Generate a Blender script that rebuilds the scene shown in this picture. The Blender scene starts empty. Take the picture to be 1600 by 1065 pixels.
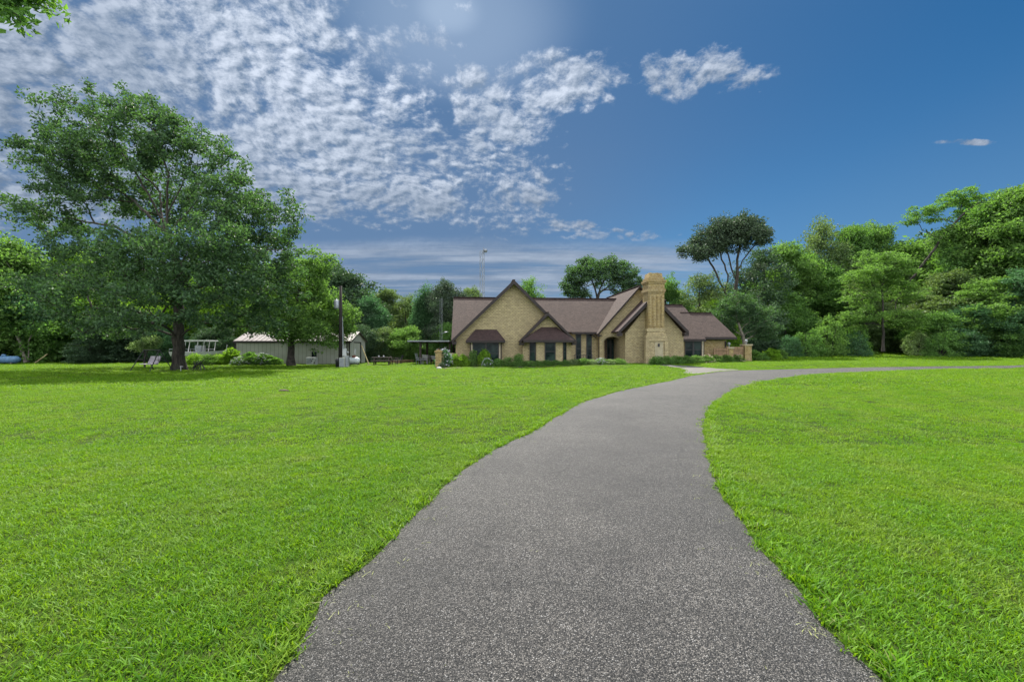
import bpy, math, random
import numpy as np
from mathutils import Vector, Matrix
R = math.radians
scene = bpy.context.scene
COL = scene.collection
random.seed(7)

# ------------------------------------------------------------------ measuring
F = 720.0; HZ = 543.0; EYE = 1.6          # focal length and horizon in photo pixels, eye height
def sstep(a, b, x):
    t = np.clip((x - a) / (b - a), 0, 1); return t * t * (3 - 2 * t)
def terrain(x, y):
    x = np.asarray(x, float); y = np.asarray(y, float)
    z = 0.95 * sstep(42, 78, y) * sstep(-4, 34, x)
    z = z + 0.20 * sstep(33, 41, y) * sstep(1, 12, x) * (1 - 0.8 * sstep(42, 78, y) * sstep(-4, 34, x))
    z = z + 0.05 * np.sin(x * 0.23 + 1.0) * np.sin(y * 0.19) * sstep(6, 14, y) * (1 - sstep(40, 50, y))
    return z
def tz(x, y): return float(terrain(x, y))
def at(px, py, d): return Vector(((px - 800) / F * d, d, EYE + (HZ - py) / F * d))
def gnd(px, py):
    d = 1.6 * F / max(py - HZ, 3)
    for _ in range(60):
        z = tz((px - 800) / F * d, d); nd = (EYE - z) * F / max(py - HZ, 2); d = d * .6 + nd * .4
    return Vector(((px - 800) / F * d, d, tz((px - 800) / F * d, d)))
def gx(px, d): 
    x = (px - 800) / F * d; return Vector((x, d, tz(x, d)))

# ------------------------------------------------------------------ mesh helpers
def mesh_np(name, V, faces_by_n, smooth=False):
    """V (n,3); faces_by_n list of int arrays (m,k)"""
    me = bpy.data.meshes.new(name)
    V = np.asarray(V, np.float32)
    me.vertices.add(len(V)); me.vertices.foreach_set('co', V.ravel())
    loops = np.concatenate([f.ravel() for f in faces_by_n]).astype(np.int32)
    tot = np.concatenate([np.full(len(f), f.shape[1]) for f in faces_by_n]).astype(np.int32)
    start = np.concatenate([[0], np.cumsum(tot)[:-1]]).astype(np.int32)
    me.loops.add(len(loops)); me.loops.foreach_set('vertex_index', loops)
    me.polygons.add(len(tot)); me.polygons.foreach_set('loop_start', start)
    me.polygons.foreach_set('use_smooth', np.full(len(tot), smooth))
    me.update(calc_edges=True)
    return me
class MB:
    def __init__(s): s.v = []; s.f = []
    def add(s, vs, fs):
        o = len(s.v); s.v += [tuple(v) for v in vs]; s.f += [tuple(i + o for i in f) for f in fs]; return s
    def box(s, x0, x1, y0, y1, z0, z1):
        return s.add([(x0,y0,z0),(x1,y0,z0),(x1,y1,z0),(x0,y1,z0),(x0,y0,z1),(x1,y0,z1),(x1,y1,z1),(x0,y1,z1)],
                     [(0,3,2,1),(4,5,6,7),(0,1,5,4),(1,2,6,5),(2,3,7,6),(3,0,4,7)])
    def prism(s, pts, y0, y1):                 # pts in XZ, counter clockwise seen from -Y
        n = len(pts)
        vs = [(x, y0, z) for x, z in pts] + [(x, y1, z) for x, z in pts]
        fs = [tuple(range(n)), tuple(reversed(range(n, 2 * n)))]
        fs += [(i, i + n, (i + 1) % n + n, (i + 1) % n) for i in range(n)]
        return s.add(vs, fs)
    def vprism(s, pts, z0, z1):                # pts in XY, ccw from above
        n = len(pts)
        vs = [(x, y, z0) for x, y in pts] + [(x, y, z1) for x, y in pts]
        fs = [tuple(reversed(range(n))), tuple(range(n, 2 * n))]
        fs += [(i, (i + 1) % n, (i + 1) % n + n, i + n) for i in range(n)]
        return s.add(vs, fs)
    def slab(s, pts, th):                      # planar polygon with upward normal, thickened downward
        P = [Vector(p) for p in pts]
        n = (P[1] - P[0]).cross(P[2] - P[0]).normalized()
        if n.z < 0: P.reverse(); n = -n
        Q = [p - n * th for p in P]; k = len(P)
        fs = [tuple(range(k)), tuple(reversed(range(k, 2 * k)))]
        fs += [(i, i + k, (i + 1) % k + k, (i + 1) % k) for i in range(k)]
        return s.add(P + Q, fs)
    def tube(s, a, b, r0, r1=None, n=8, cap=True):
        a = Vector(a); b = Vector(b); r1 = r0 if r1 is None else r1
        d = (b - a).normalized(); u = d.orthogonal().normalized(); w = d.cross(u)
        vs = []
        for p, r in ((a, r0), (b, r1)):
            for k in range(n):
                t = 2 * math.pi * k / n; vs.append(p + (u * math.cos(t) + w * math.sin(t)) * r)
        fs = [(k, (k + 1) % n, (k + 1) % n + n, k + n) for k in range(n)]
        if cap: fs += [tuple(reversed(range(n))), tuple(range(n, 2 * n))]
        return s.add(vs, fs)
    def bar(s, a, b, w, h=None):               # rectangular bar between two points
        a = Vector(a); b = Vector(b); h = h or w
        d = (b - a).normalized(); up = Vector((0, 0, 1)) if abs(d.z) < .95 else Vector((0, 1, 0))
        u = d.cross(up).normalized(); t = u.cross(d)
        vs = [p + u * (sx * w / 2) + t * (sy * h / 2) for p in (a, b) for sx, sy in ((-1,-1),(1,-1),(1,1),(-1,1))]
        return s.add(vs, [(0,1,2,3),(7,6,5,4),(0,4,5,1),(1,5,6,2),(2,6,7,3),(3,7,4,0)])
    def lathe(s, prof, axis='z', c=(0, 0, 0), n=16):
        vs = []; m = len(prof); c = Vector(c)
        for k in range(n):
            t = 2 * math.pi * k / n
            for r, h in prof:
                p = (r * math.cos(t), r * math.sin(t), h)
                if axis == 'x': p = (h, p[0], p[1])
                vs.append(c + Vector(p))
        fs = [(k * m + i, ((k + 1) % n) * m + i, ((k + 1) % n) * m + i + 1, k * m + i + 1) for k in range(n) for i in range(m - 1)]
        return s.add(vs, fs)
    def build(s, name, mat, parent=None, smooth=False, bevel=0):
        me = bpy.data.meshes.new(name); me.from_pydata(s.v, [], s.f); me.update()
        if smooth: me.polygons.foreach_set('use_smooth', [True] * len(me.polygons))
        me.materials.append(mat)
        o = bpy.data.objects.new(name, me); COL.objects.link(o)
        if parent: o.parent = parent
        if bevel:
            b = o.modifiers.new('bevel', 'BEVEL'); b.width = bevel; b.segments = 2; b.limit_method = 'ANGLE'
        return o
def link(name, me, mat, parent=None):
    if not me.materials: me.materials.append(mat)
    o = bpy.data.objects.new(name, me); COL.objects.link(o); o.parent = parent
    return o
def tag(o, label, cat, group=None, kind=None):
    if label: o['label'] = label
    if cat: o['category'] = cat
    if group: o['group'] = group
    if kind: o['kind'] = kind
    return o
def thing(name, label, cat, loc=(0, 0, 0), rot=0, group=None):
    o = bpy.data.objects.new(name, None); COL.objects.link(o); o.empty_display_size = .2
    o.location = loc; o.rotation_euler = (0, 0, rot)
    return tag(o, label, cat, group)

# ------------------------------------------------------------------ materials
def newmat(name):
    m = bpy.data.materials.new(name); m.use_nodes = True
    nt = m.node_tree; b = nt.nodes['Principled BSDF']; return m, nt, b
def N(nt, typ, **kw):
    n = nt.nodes.new(typ)
    for k, v in kw.items(): setattr(n, k, v)
    return n
def setin(nt, sock, v):
    if isinstance(v, bpy.types.NodeSocket): nt.links.new(v, sock)
    elif v is not None: sock.default_value = v
def mth(nt, op, a, b=None, c=None, clamp=False):
    n = N(nt, 'ShaderNodeMath', operation=op, use_clamp=clamp)
    for i, v in enumerate((a, b, c)): setin(nt, n.inputs[i], v)
    return n.outputs[0]
def vmth(nt, op, a, b=None, out=0):
    n = N(nt, 'ShaderNodeVectorMath', operation=op)
    setin(nt, n.inputs[0], a)
    if b is not None: setin(nt, n.inputs['Scale'] if op == 'SCALE' else n.inputs[1], b)
    return n.outputs[out]
def mixc(nt, f, a, b, blend='MIX'):
    n = N(nt, 'ShaderNodeMix', data_type='RGBA', blend_type=blend)
    setin(nt, n.inputs[0], f); setin(nt, n.inputs[6], a if not isinstance(a, tuple) else (*a[:3], 1))
    setin(nt, n.inputs[7], b if not isinstance(b, tuple) else (*b[:3], 1)); return n.outputs[2]
def ramp(nt, f, lo, hi, a=0., b=1.):
    n = N(nt, 'ShaderNodeMapRange', interpolation_type='SMOOTHSTEP')
    setin(nt, n.inputs[0], f); n.inputs[1].default_value = lo; n.inputs[2].default_value = hi
    n.inputs[3].default_value = a; n.inputs[4].default_value = b; return n.outputs[0]
def noise(nt, vec, scale, detail=3, rough=.55, out=0, w=None):
    n = N(nt, 'ShaderNodeTexNoise'); setin(nt, n.inputs['Vector'], vec)
    n.inputs['Scale'].default_value = scale; n.inputs['Detail'].default_value = detail; n.inputs['Roughness'].default_value = rough
    return n.outputs[out]
def objco(nt): return N(nt, 'ShaderNodeTexCoord').outputs['Object']
def wpos(nt): return N(nt, 'ShaderNodeNewGeometry').outputs['Position']
def bump(nt, bsdf, h, strength=.4, dist=.02):
    n = N(nt, 'ShaderNodeBump'); n.inputs['Strength'].default_value = strength; n.inputs['Distance'].default_value = dist
    nt.links.new(h, n.inputs['Height']); nt.links.new(n.outputs[0], bsdf.inputs['Normal'])
MATS = {}
def plain(name, col, rough=.6, metal=0., var=.25, scale=3., bumps=.15):
    if name in MATS: return MATS[name]
    m, nt, b = newmat(name); co = objco(nt)
    n = noise(nt, co, scale, 5)
    c = mixc(nt, ramp(nt, n, .3, .7), tuple(x * (1 - var) for x in col), tuple(min(1, x * (1 + var)) for x in col))
    nt.links.new(c, b.inputs['Base Color']); b.inputs['Roughness'].default_value = rough; b.inputs['Metallic'].default_value = metal
    if bumps: bump(nt, b, noise(nt, co, scale * 14, 3), bumps, .01)
    MATS[name] = m; return m
def brick(name, c1, c2, mortar, rowh=.082, bw=.26, horiz='xy'):
    m, nt, b = newmat(name)
    co = objco(nt); sep = N(nt, 'ShaderNodeSeparateXYZ'); nt.links.new(co, sep.inputs[0])
    h = mth(nt, 'ADD', sep.outputs[0], sep.outputs[1])
    cmb = N(nt, 'ShaderNodeCombineXYZ'); nt.links.new(h, cmb.inputs[0]); nt.links.new(sep.outputs[2], cmb.inputs[1])
    t = N(nt, 'ShaderNodeTexBrick'); nt.links.new(cmb.outputs[0], t.inputs['Vector'])
    t.inputs['Scale'].default_value = 1; t.inputs['Brick Width'].default_value = bw; t.inputs['Row Height'].default_value = rowh
    t.inputs['Mortar Size'].default_value = .014; t.inputs['Mortar Smooth'].default_value = .3; t.inputs['Bias'].default_value = -.1
    t.inputs['Color1'].default_value = (*c1, 1); t.inputs['Color2'].default_value = (*c2, 1); t.inputs['Mortar'].default_value = (*mortar, 1)
    n = noise(nt, co, .55, 5, .65); n2 = noise(nt, co, 7, 3)
    c = mixc(nt, ramp(nt, n, .35, .7, 0, .5), t.outputs[0], (.27, .21, .12), 'MIX')
    c = mixc(nt, ramp(nt, n2, .35, .75, 0, .3), c, (.55, .47, .31), 'MIX')
    nt.links.new(c, b.inputs['Base Color']); b.inputs['Roughness'].default_value = .85
    bump(nt, b, mth(nt, 'SUBTRACT', mth(nt, 'MULTIPLY', n2, .3), t.outputs['Fac']), .6, .01)
    return m
def shingle(name, c1, c2, c3):
    m, nt, b = newmat(name); co = objco(nt); sep = N(nt, 'ShaderNodeSeparateXYZ'); nt.links.new(co, sep.inputs[0])
    h = mth(nt, 'ADD', sep.outputs[0], mth(nt, 'MULTIPLY', sep.outputs[1], .0))
    cmb = N(nt, 'ShaderNodeCombineXYZ')
    geo = N(nt, 'ShaderNodeNewGeometry')
    tc = N(nt, 'ShaderNodeTexCoord'); nsep = N(nt, 'ShaderNodeSeparateXYZ'); nt.links.new(tc.outputs['Normal'], nsep.inputs[0])
    side = mth(nt, 'GREATER_THAN', mth(nt, 'ABSOLUTE', nsep.outputs[0]), .4)
    mx = N(nt, 'ShaderNodeMix', data_type='FLOAT'); nt.links.new(side, mx.inputs[0])
    nt.links.new(sep.outputs[0], mx.inputs[2]); nt.links.new(sep.outputs[1], mx.inputs[3])
    nt.links.new(mx.outputs[0], cmb.inputs[0]); nt.links.new(sep.outputs[2], cmb.inputs[1])
    t = N(nt, 'ShaderNodeTexBrick'); nt.links.new(cmb.outputs[0], t.inputs['Vector'])
    t.inputs['Scale'].default_value = 1; t.inputs['Brick Width'].default_value = .32; t.inputs['Row Height'].default_value = .105
    t.inputs['Mortar Size'].default_value = .01; t.inputs['Bias'].default_value = 0
    t.inputs['Color1'].default_value = (*c1, 1); t.inputs['Color2'].default_value = (*c2, 1); t.inputs['Mortar'].default_value = tuple(x * .5 for x in c1) + (1,)
    n = noise(nt, co, .8, 4)
    n3 = noise(nt, co, 9, 3, .7)
    c = mixc(nt, ramp(nt, n, .4, .7, 0, .45), t.outputs[0], c3)
    c = mixc(nt, ramp(nt, n3, .35, .7, 0, .5), c, tuple(min(1, x * 1.7) for x in c2))
    nt.links.new(c, b.inputs['Base Color']); b.inputs['Roughness'].default_value = .9
    bump(nt, b, mth(nt, 'SUBTRACT', n3, t.outputs['Fac']), .6, .015)
    return m
def leafmat(name, base, trans, tmix=.38, rough=.55, spec=.2, var=.55):
    m, nt, b = newmat(name)
    geo = N(nt, 'ShaderNodeNewGeometry'); rnd = geo.outputs['Random Per Island']
    n = noise(nt, geo.outputs['Position'], .45, 2)
    f = mth(nt, 'ADD', mth(nt, 'MULTIPLY', rnd, .6), mth(nt, 'MULTIPLY', n, .4))
    lo = tuple(x * (1 - var) for x in base); hi = (min(1, base[0] * (1 + var * 1.6)), min(1, base[1] * (1 + var)), base[2] * (1 + var * .6))
    c = mixc(nt, ramp(nt, f, .2, .8), lo, hi)
    nt.links.new(c, b.inputs['Base Color']); b.inputs['Roughness'].default_value = rough
    b.inputs['Specular IOR Level'].default_value = spec
    tr = N(nt, 'ShaderNodeBsdfTranslucent')
    c2 = mixc(nt, ramp(nt, f, .2, .8), tuple(x * .7 for x in trans), tuple(min(1, x * 1.25) for x in trans)); nt.links.new(c2, tr.inputs[0])
    mx = N(nt, 'ShaderNodeMixShader'); mx.inputs[0].default_value = tmix
    nt.links.new(b.outputs[0], mx.inputs[1]); nt.links.new(tr.outputs[0], mx.inputs[2])
    nt.links.new(mx.outputs[0], nt.nodes['Material Output'].inputs[0])
    return m

M = {}
M['brick'] = brick('tan_brick', (.51, .405, .215), (.31, .245, .13), (.13, .105, .06), rowh=.13, bw=.27)
M['brick_gold'] = brick('golden_brick', (.42, .30, .11), (.25, .17, .06), (.12, .08, .035), rowh=.13, bw=.27)
M['brick_pale'] = brick('pale_brick', (.42, .36, .23), (.28, .24, .15), (.40, .35, .26), rowh=.2, bw=.2)
M['shingle'] = shingle('brown_shingle', (.026, .014, .011), (.060, .039, .032), (.027, .017, .014))
M['shingle_dark'] = shingle('dark_shingle', (.028, .014, .013), (.052, .029, .027), (.02, .012, .012))
M['trim'] = plain('dark_brown_trim', (.022, .013, .012), .6, var=.3)
M['frame'] = plain('window_frame', (.02, .018, .02), .4, var=.2, bumps=0)
M['cream'] = plain('cream_trim', (.50, .42, .30), .6)
M['door_brown'] = plain('door_brown', (.10, .045, .035), .5)
M['concrete'] = plain('concrete', (.125, .119, .105), .9, var=.22, scale=1.2, bumps=.3)
M['bark'] = None
m, nt, b = newmat('bark'); co = objco(nt)
mp = N(nt, 'ShaderNodeMapping'); mp.inputs['Scale'].default_value = (9, 9, 1.6); nt.links.new(co, mp.inputs[0])
n1 = noise(nt, mp.outputs[0], 1, 6, .7); n2 = noise(nt, co, .7, 3)
c = mixc(nt, ramp(nt, n1, .35, .7), (.024, .02, .016), (.085, .073, .057)); c = mixc(nt, ramp(nt, n2, .5, .75, 0, .5), c, (.065, .08, .055))
nt.links.new(c, b.inputs['Base Color']); b.inputs['Roughness'].default_value = .95; bump(nt, b, n1, 1., .06); M['bark'] = m
M['bark_dark'] = plain('dark_bark', (.045, .038, .032), .95, var=.5, scale=4, bumps=.6)
M['bark_pale'] = plain('pale_bark', (.20, .175, .145), .95, var=.4, scale=4, bumps=.6)
# foliage
M['oak'] = leafmat('oak_leaf', (0.060, 0.125, 0.070), (0.120, 0.270, 0.040), .32)
M['lime'] = leafmat('lime_leaf', (0.138, 0.264, 0.036), (0.312, 0.576, 0.036), .48)
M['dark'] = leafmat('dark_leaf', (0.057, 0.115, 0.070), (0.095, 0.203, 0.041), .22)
M['olive'] = leafmat('olive_leaf', (0.100, 0.180, 0.078), (0.232, 0.362, 0.058), .30, rough=.5, spec=.3)
M['mid'] = leafmat('mid_leaf', (0.101, 0.223, 0.068), (0.203, 0.432, 0.041), .36)
M['fresh'] = leafmat('fresh_leaf', (0.112, 0.225, 0.068), (0.200, 0.400, 0.050), .42)
M['pale'] = leafmat('pale_leaf', (0.176, 0.270, 0.135), (0.297, 0.486, 0.108), .36, rough=.5, spec=.3)
M['teal'] = leafmat('teal_leaf', (0.066, 0.155, 0.080), (0.120, 0.330, 0.090), .28)
M['grey'] = leafmat('grey_leaf', (0.066, 0.115, 0.075), (0.10, 0.18, 0.06), .2, rough=.5, spec=.3)
M['flower'] = plain('white_petal', (.5, .5, .55), .7, bumps=0, var=.1)
M['pink'] = plain('pink_petal', (.62, .42, .38), .7, bumps=0, var=.1)

m, nt, b = newmat('window_glass')
c = mixc(nt, ramp(nt, noise(nt, objco(nt), .9, 3), .42, .62), (.005, .012, .012), (.03, .05, .043)); nt.links.new(c, b.inputs['Base Color']); b.inputs['Roughness'].default_value = .06; b.inputs['Specular IOR Level'].default_value = .12  # lighter mottling painted into the pane colour for reflections and curtains
bump(nt, b, noise(nt, objco(nt), 1.3, 2), .05, .05); M['glass'] = m
M['white'] = plain('white_paint', (.55, .56, .56), .45, var=.1)
M['tankwhite'] = plain('tank_white', (.66, .72, .74), .4, var=.08)
M['steel'] = plain('galvanised_steel', (.30, .32, .34), .45, .5, var=.15)
M['darksteel'] = plain('dark_steel', (.03, .03, .033), .45, .3)
M['wood'] = plain('weathered_wood', (.17, .125, .085), .85, var=.35, scale=5)
M['darkwood'] = plain('dark_wood', (.045, .032, .026), .8, var=.35, scale=5)
M['cedar'] = plain('cedar_wood', (.24, .15, .085), .8, var=.3, scale=4)
M['poleblack'] = plain('creosote_pole', (.018, .014, .012), .85, var=.4)
M['yellowwood'] = plain('yellow_wood', (.42, .34, .17), .8, var=.2)
M['rust'] = plain('rusty_metal', (.17, .06, .04), .8)
M['blue'] = plain('blue_paint', (.09, .19, .32), .6, var=.2)
M['rock'] = plain('white_rock', (.45, .44, .41), .9, var=.15)
M['soil'] = plain('mulch_soil', (.06, .045, .03), 1., var=.4, scale=8)
M['fabric'] = plain('mauve_grey_fabric', (.42, .38, .42), .9)

# ------------------------------------------------------------------ ground
xs = np.concatenate([np.linspace(-420, -90, 12), np.linspace(-86, -16, 36), np.linspace(-15, 20, 71), np.linspace(21, 86, 66), np.linspace(92, 420, 12)])
ys = np.concatenate([np.linspace(-60, -4, 12), np.linspace(-3, 46, 99), np.linspace(47, 90, 60), np.linspace(96, 500, 14)])
gxx, gyy = np.meshgrid(xs, ys); gz = terrain(gxx, gyy)
V = np.stack([gxx.ravel(), gyy.ravel(), gz.ravel()], 1)
nx, ny = len(xs), len(ys)
ii, jj = np.meshgrid(np.arange(nx - 1), np.arange(ny - 1)); a0 = (jj * nx + ii).ravel()
ground_me = mesh_np('ground', V, [np.stack([a0, a0 + 1, a0 + 1 + nx, a0 + nx], 1)], True)
def grasscolor(nt, seed_out=None):
    p = wpos(nt)
    n1 = noise(nt, p, .16, 4, .6); n2 = noise(nt, p, 1.1, 4, .65); n3 = noise(nt, p, .55, 3, .6)
    c = mixc(nt, ramp(nt, n1, .35, .65), (.120, .300, .008), (.185, .360, .012))
    c = mixc(nt, ramp(nt, n2, .42, .72, 0, .55), c, (.29, .40, .03))
    c = mixc(nt, ramp(nt, n3, .60, .76, 0, .6), c, (.27, .29, .09))
    sx_ = N(nt, 'ShaderNodeSeparateXYZ'); nt.links.new(p, sx_.inputs[0])   # mower passes follow the drive
    rr_ = mth(nt, 'SQRT', mth(nt, 'ADD', mth(nt, 'POWER', mth(nt, 'SUBTRACT', sx_.outputs[0], 34.), 2.), mth(nt, 'POWER', mth(nt, 'SUBTRACT', sx_.outputs[1], 4.), 2.)))
    mw = mth(nt, 'SINE', mth(nt, 'ADD', mth(nt, 'MULTIPLY', rr_, 3.0), mth(nt, 'MULTIPLY', noise(nt, p, .25, 2), 7.)))
    c = mixc(nt, mth(nt, 'MULTIPLY', ramp(nt, mw, .2, 1.), .22), c, (.30, .36, .08))
    c = mixc(nt, ramp(nt, noise(nt, p, 3.2, 2, .5), .64, .74, 0, .4), c, (.07, .19, .015))
    return c, p
m, nt, b = newmat('lawn_soil')
c, p = grasscolor(nt); n4 = noise(nt, p, 30, 3, .7)
c = mixc(nt, .85, c, (.012, .022, .006)); c = mixc(nt, ramp(nt, n4, .4, .7, 0, .7), c, (.03, .03, .014))
nt.links.new(c, b.inputs['Base Color']); b.inputs['Roughness'].default_value = 1; b.inputs['Specular IOR Level'].default_value = .1
bump(nt, b, n4, .8, .03)
g = link('ground', ground_me, m); tag(g, 'bright green mown lawn spreading to the woods on all sides', 'lawn', None, 'structure')

# ------------------------------------------------------------------ driveway
def catmull(pts, n):
    P = np.array(pts, float); P = np.vstack([2 * P[0] - P[1], P, 2 * P[-1] - P[-2]]); out = []
    seg = [np.linalg.norm(P[i + 1] - P[i]) for i in range(1, len(P) - 2)]
    for i in range(1, len(P) - 2):
        t = np.linspace(0, 1, 24, endpoint=False)[:, None]
        p0, p1, p2, p3 = P[i - 1], P[i], P[i + 1], P[i + 2]
        out.append(.5 * ((2 * p1) + (-p0 + p2) * t + (2 * p0 - 5 * p1 + 4 * p2 - p3) * t ** 2 + (-p0 + 3 * p1 - 3 * p2 + p3) * t ** 3))
    Q = np.vstack(out + [P[-2][None]])
    s = np.concatenate([[0], np.cumsum(np.linalg.norm(np.diff(Q, axis=0), axis=1))])
    u = np.linspace(0, s[-1], n); return np.stack([np.interp(u, s, Q[:, 0]), np.interp(u, s, Q[:, 1])], 1)
def g2(px, py): v = gnd(px, py); return (v.x, v.y)
Lpx = [(435,1065),(520,925),(600,855),(645,810),(690,765),(722,735),(760,710),(800,690),(850,663),(900,634),(950,616),(1000,604),(1050,594),(1090,585.5),(1160,578.5),(1300,575),(1450,572.5),(1600,570.5)]
Rpx = [(1385,1065),(1300,975),(1248,910),(1188,850),(1148,790),(1115,735),(1100,690),(1100,655),(1118,626),(1150,608),(1205,594),(1300,583.5),(1450,577.5),(1600,574.5)]
Lp = [(-1.25, -9), (-1.22, -3)] + [g2(*q) for q in Lpx] + [(62, 46), (90, 52)]
Rp = [(1.7, -9), (1.72, -3)] + [g2(*q) for q in Rpx] + [(58, 41.5), (92, 48.5)]
NS = 900
Lc, Rc = catmull(Lp, NS), catmull(Rp, NS)
rs = np.random.RandomState(3)
def rough_edge(C, amp, sgn, damp=1.):
    t = np.gradient(C, axis=0); nrm = np.stack([-t[:, 1], t[:, 0]], 1); nrm /= np.linalg.norm(nrm, axis=1)[:, None]
    k = len(C); w = np.zeros(k)
    for f, a in ((60, .9), (140, .6), (260, .45)):
        w += a * np.interp(np.arange(k), np.linspace(0, k, f), rs.randn(f))
    return C + nrm * (w * amp)[:, None]
Lc = rough_edge(Lc, .035, 1); Rc = rough_edge(Rc, .035, 1)
NC = 14
tt = np.linspace(0, 1, NC)
Vd = (Lc[:, None, :] * (1 - tt)[None, :, None] + Rc[:, None, :] * tt[None, :, None])
crown_h = .035 * (1 - (2 * tt - 1) ** 2)[None, :] + .012 * np.clip(np.minimum(tt, 1 - tt) * 40, 0, 1)[None, :] - .004
Z = terrain(Vd[..., 0], Vd[..., 1]) + crown_h + .006
Vd3 = np.concatenate([Vd, Z[..., None]], 2).reshape(-1, 3)
ii, jj = np.meshgrid(np.arange(NC - 1), np.arange(NS - 1)); a0 = (jj * NC + ii).ravel()
road_me = mesh_np('driveway', Vd3, [np.stack([a0, a0 + 1, a0 + 1 + NC, a0 + NC], 1)], True)
wid = np.linalg.norm(Rc - Lc, axis=1)[:, None] * tt[None, :]
a_ = road_me.attributes.new('across', 'FLOAT', 'POINT'); a_.data.foreach_set('value', wid.ravel().astype(np.float32))
m, nt, b = newmat('chip_asphalt'); p = wpos(nt)
v1 = N(nt, 'ShaderNodeTexVoronoi'); nt.links.new(p, v1.inputs['Vector']); v1.inputs['Scale'].default_value = 125
v2 = N(nt, 'ShaderNodeTexVoronoi'); nt.links.new(p, v2.inputs['Vector']); v2.inputs['Scale'].default_value = 42
sp = N(nt, 'ShaderNodeSeparateColor'); nt.links.new(v1.outputs['Color'], sp.inputs[0])
sp2 = N(nt, 'ShaderNodeSeparateColor'); nt.links.new(v2.outputs['Color'], sp2.inputs[0])
c = mixc(nt, mth(nt, 'POWER', sp.outputs[0], 2.0), (.005, .0048, .0044), (.225, .211, .192))
c = mixc(nt, mth(nt, 'GREATER_THAN', sp.outputs[1], .96), c, (.29, .285, .275))
c = mixc(nt, ramp(nt, v1.outputs['Distance'], .30, .70, 0, .9), c, (.006, .006, .007))
n1 = noise(nt, p, .35, 4, .6); n2 = noise(nt, p, 2.2, 4, .6)
c = mixc(nt, 1, c, mixc(nt, ramp(nt, n1, .3, .7), (.70, .70, .72), (1.25, 1.24, 1.23)), 'MULTIPLY')
c = mixc(nt, 1, c, mixc(nt, ramp(nt, n2, .3, .7), (.88, .88, .88), (1.12, 1.12, 1.12)), 'MULTIPLY')
# fine cracks running near the edges
vc = N(nt, 'ShaderNodeTexVoronoi', feature='DISTANCE_TO_EDGE'); 
pw = vmth(nt, 'ADD', p, vmth(nt, 'SCALE', noise(nt, p, 2.5, 4, .6, out=1), .5)); nt.links.new(pw, vc.inputs['Vector']); vc.inputs['Scale'].default_value = .55
ax = N(nt, 'ShaderNodeAttribute', attribute_name='across').outputs['Fac']
w1 = mth(nt, 'ADD', mth(nt, 'MULTIPLY', mth(nt, 'SUBTRACT', noise(nt, p, 1.2, 5, .7), .5), .5), .17)
ek = mth(nt, 'MULTIPLY', mth(nt, 'LESS_THAN', mth(nt, 'ABSOLUTE', mth(nt, 'SUBTRACT', ax, w1)), .007), ramp(nt, noise(nt, p, .6, 2), .46, .52))
w2 = mth(nt, 'ADD', mth(nt, 'MULTIPLY', mth(nt, 'SUBTRACT', noise(nt, p, .9, 5, .7), .5), .6), 2.72)
ek = mth(nt, 'MAXIMUM', ek, mth(nt, 'MULTIPLY', mth(nt, 'LESS_THAN', mth(nt, 'ABSOLUTE', mth(nt, 'SUBTRACT', ax, w2)), .007), ramp(nt, noise(nt, p, .5, 2), .52, .58)))
ck = mth(nt, 'MULTIPLY', mth(nt, 'LESS_THAN', vc.outputs['Distance'], .006), ramp(nt, noise(nt, p, .5, 2), .5, .62))
c = mixc(nt, mth(nt, 'MAXIMUM', mth(nt, 'MULTIPLY', ck, .8), mth(nt, 'MULTIPLY', ek, .85)), c, (.010, .010, .010))
nt.links.new(c, b.inputs['Base Color']); b.inputs['Roughness'].default_value = .62; b.inputs['Specular IOR Level'].default_value = .5
bump(nt, b, mth(nt, 'SUBTRACT', mth(nt, 'SUBTRACT', 1., v1.outputs['Distance']), mth(nt, 'MULTIPLY', ck, 2.)), .9, .012)
tag(link('driveway', road_me, m), 'curving grey chip asphalt driveway', 'driveway', None, 'structure')

# front walk, pale concrete
walk_px = [(1165,578),(1125,576.3),(1085,572.6),(1045,570.2),(1012,568.4),(1006,569.2),(1040,572),(1062,575),(1073,579),(1066,583.8),(1090,584.6)]
W = [g2(*q) for q in walk_px]
import bmesh
def drape_poly(name, pts, mat, dz, cut=1.0):
    bm = bmesh.new(); vs = [bm.verts.new((x, y, 0)) for x, y in pts]; bm.faces.new(vs)
    bmesh.ops.triangulate(bm, faces=bm.faces[:])
    bmesh.ops.subdivide_edges(bm, edges=bm.edges[:], cuts=5, use_grid_fill=True)
    for v in bm.verts: v.co.z = tz(v.co.x, v.co.y) + dz
    bmesh.ops.recalc_face_normals(bm, faces=bm.faces[:])
    me = bpy.data.meshes.new(name); bm.to_mesh(me); bm.free(); me.materials.append(mat)
    o = bpy.data.objects.new(name, me); COL.objects.link(o); return o
tag(drape_poly('walkway', W, M['concrete'], .03), 'pale concrete front walk joining the driveway to the brick house', 'walkway', None, 'structure')

# ------------------------------------------------------------------ point in region tests
def inside(poly, X, Y):
    P = np.array(poly); r = np.zeros(X.shape, bool); j = len(P) - 1
    for i in range(len(P)):
        c = ((P[i, 1] > Y) != (P[j, 1] > Y)) & (X < (P[j, 0] - P[i, 0]) * (Y - P[i, 1]) / (P[j, 1] - P[i, 1] + 1e-12) + P[i, 0])
        r ^= c; j = i
    return r
def outward(C_, sg, d):
    t = np.gradient(C_, axis=0); nrm = np.stack([-t[:, 1], t[:, 0]], 1); nrm /= np.linalg.norm(nrm, axis=1)[:, None]; return C_ + nrm * sg * d
road_poly = np.vstack([outward(Lc, 1, .055), outward(Rc, -1, .055)[::-1]])

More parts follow.
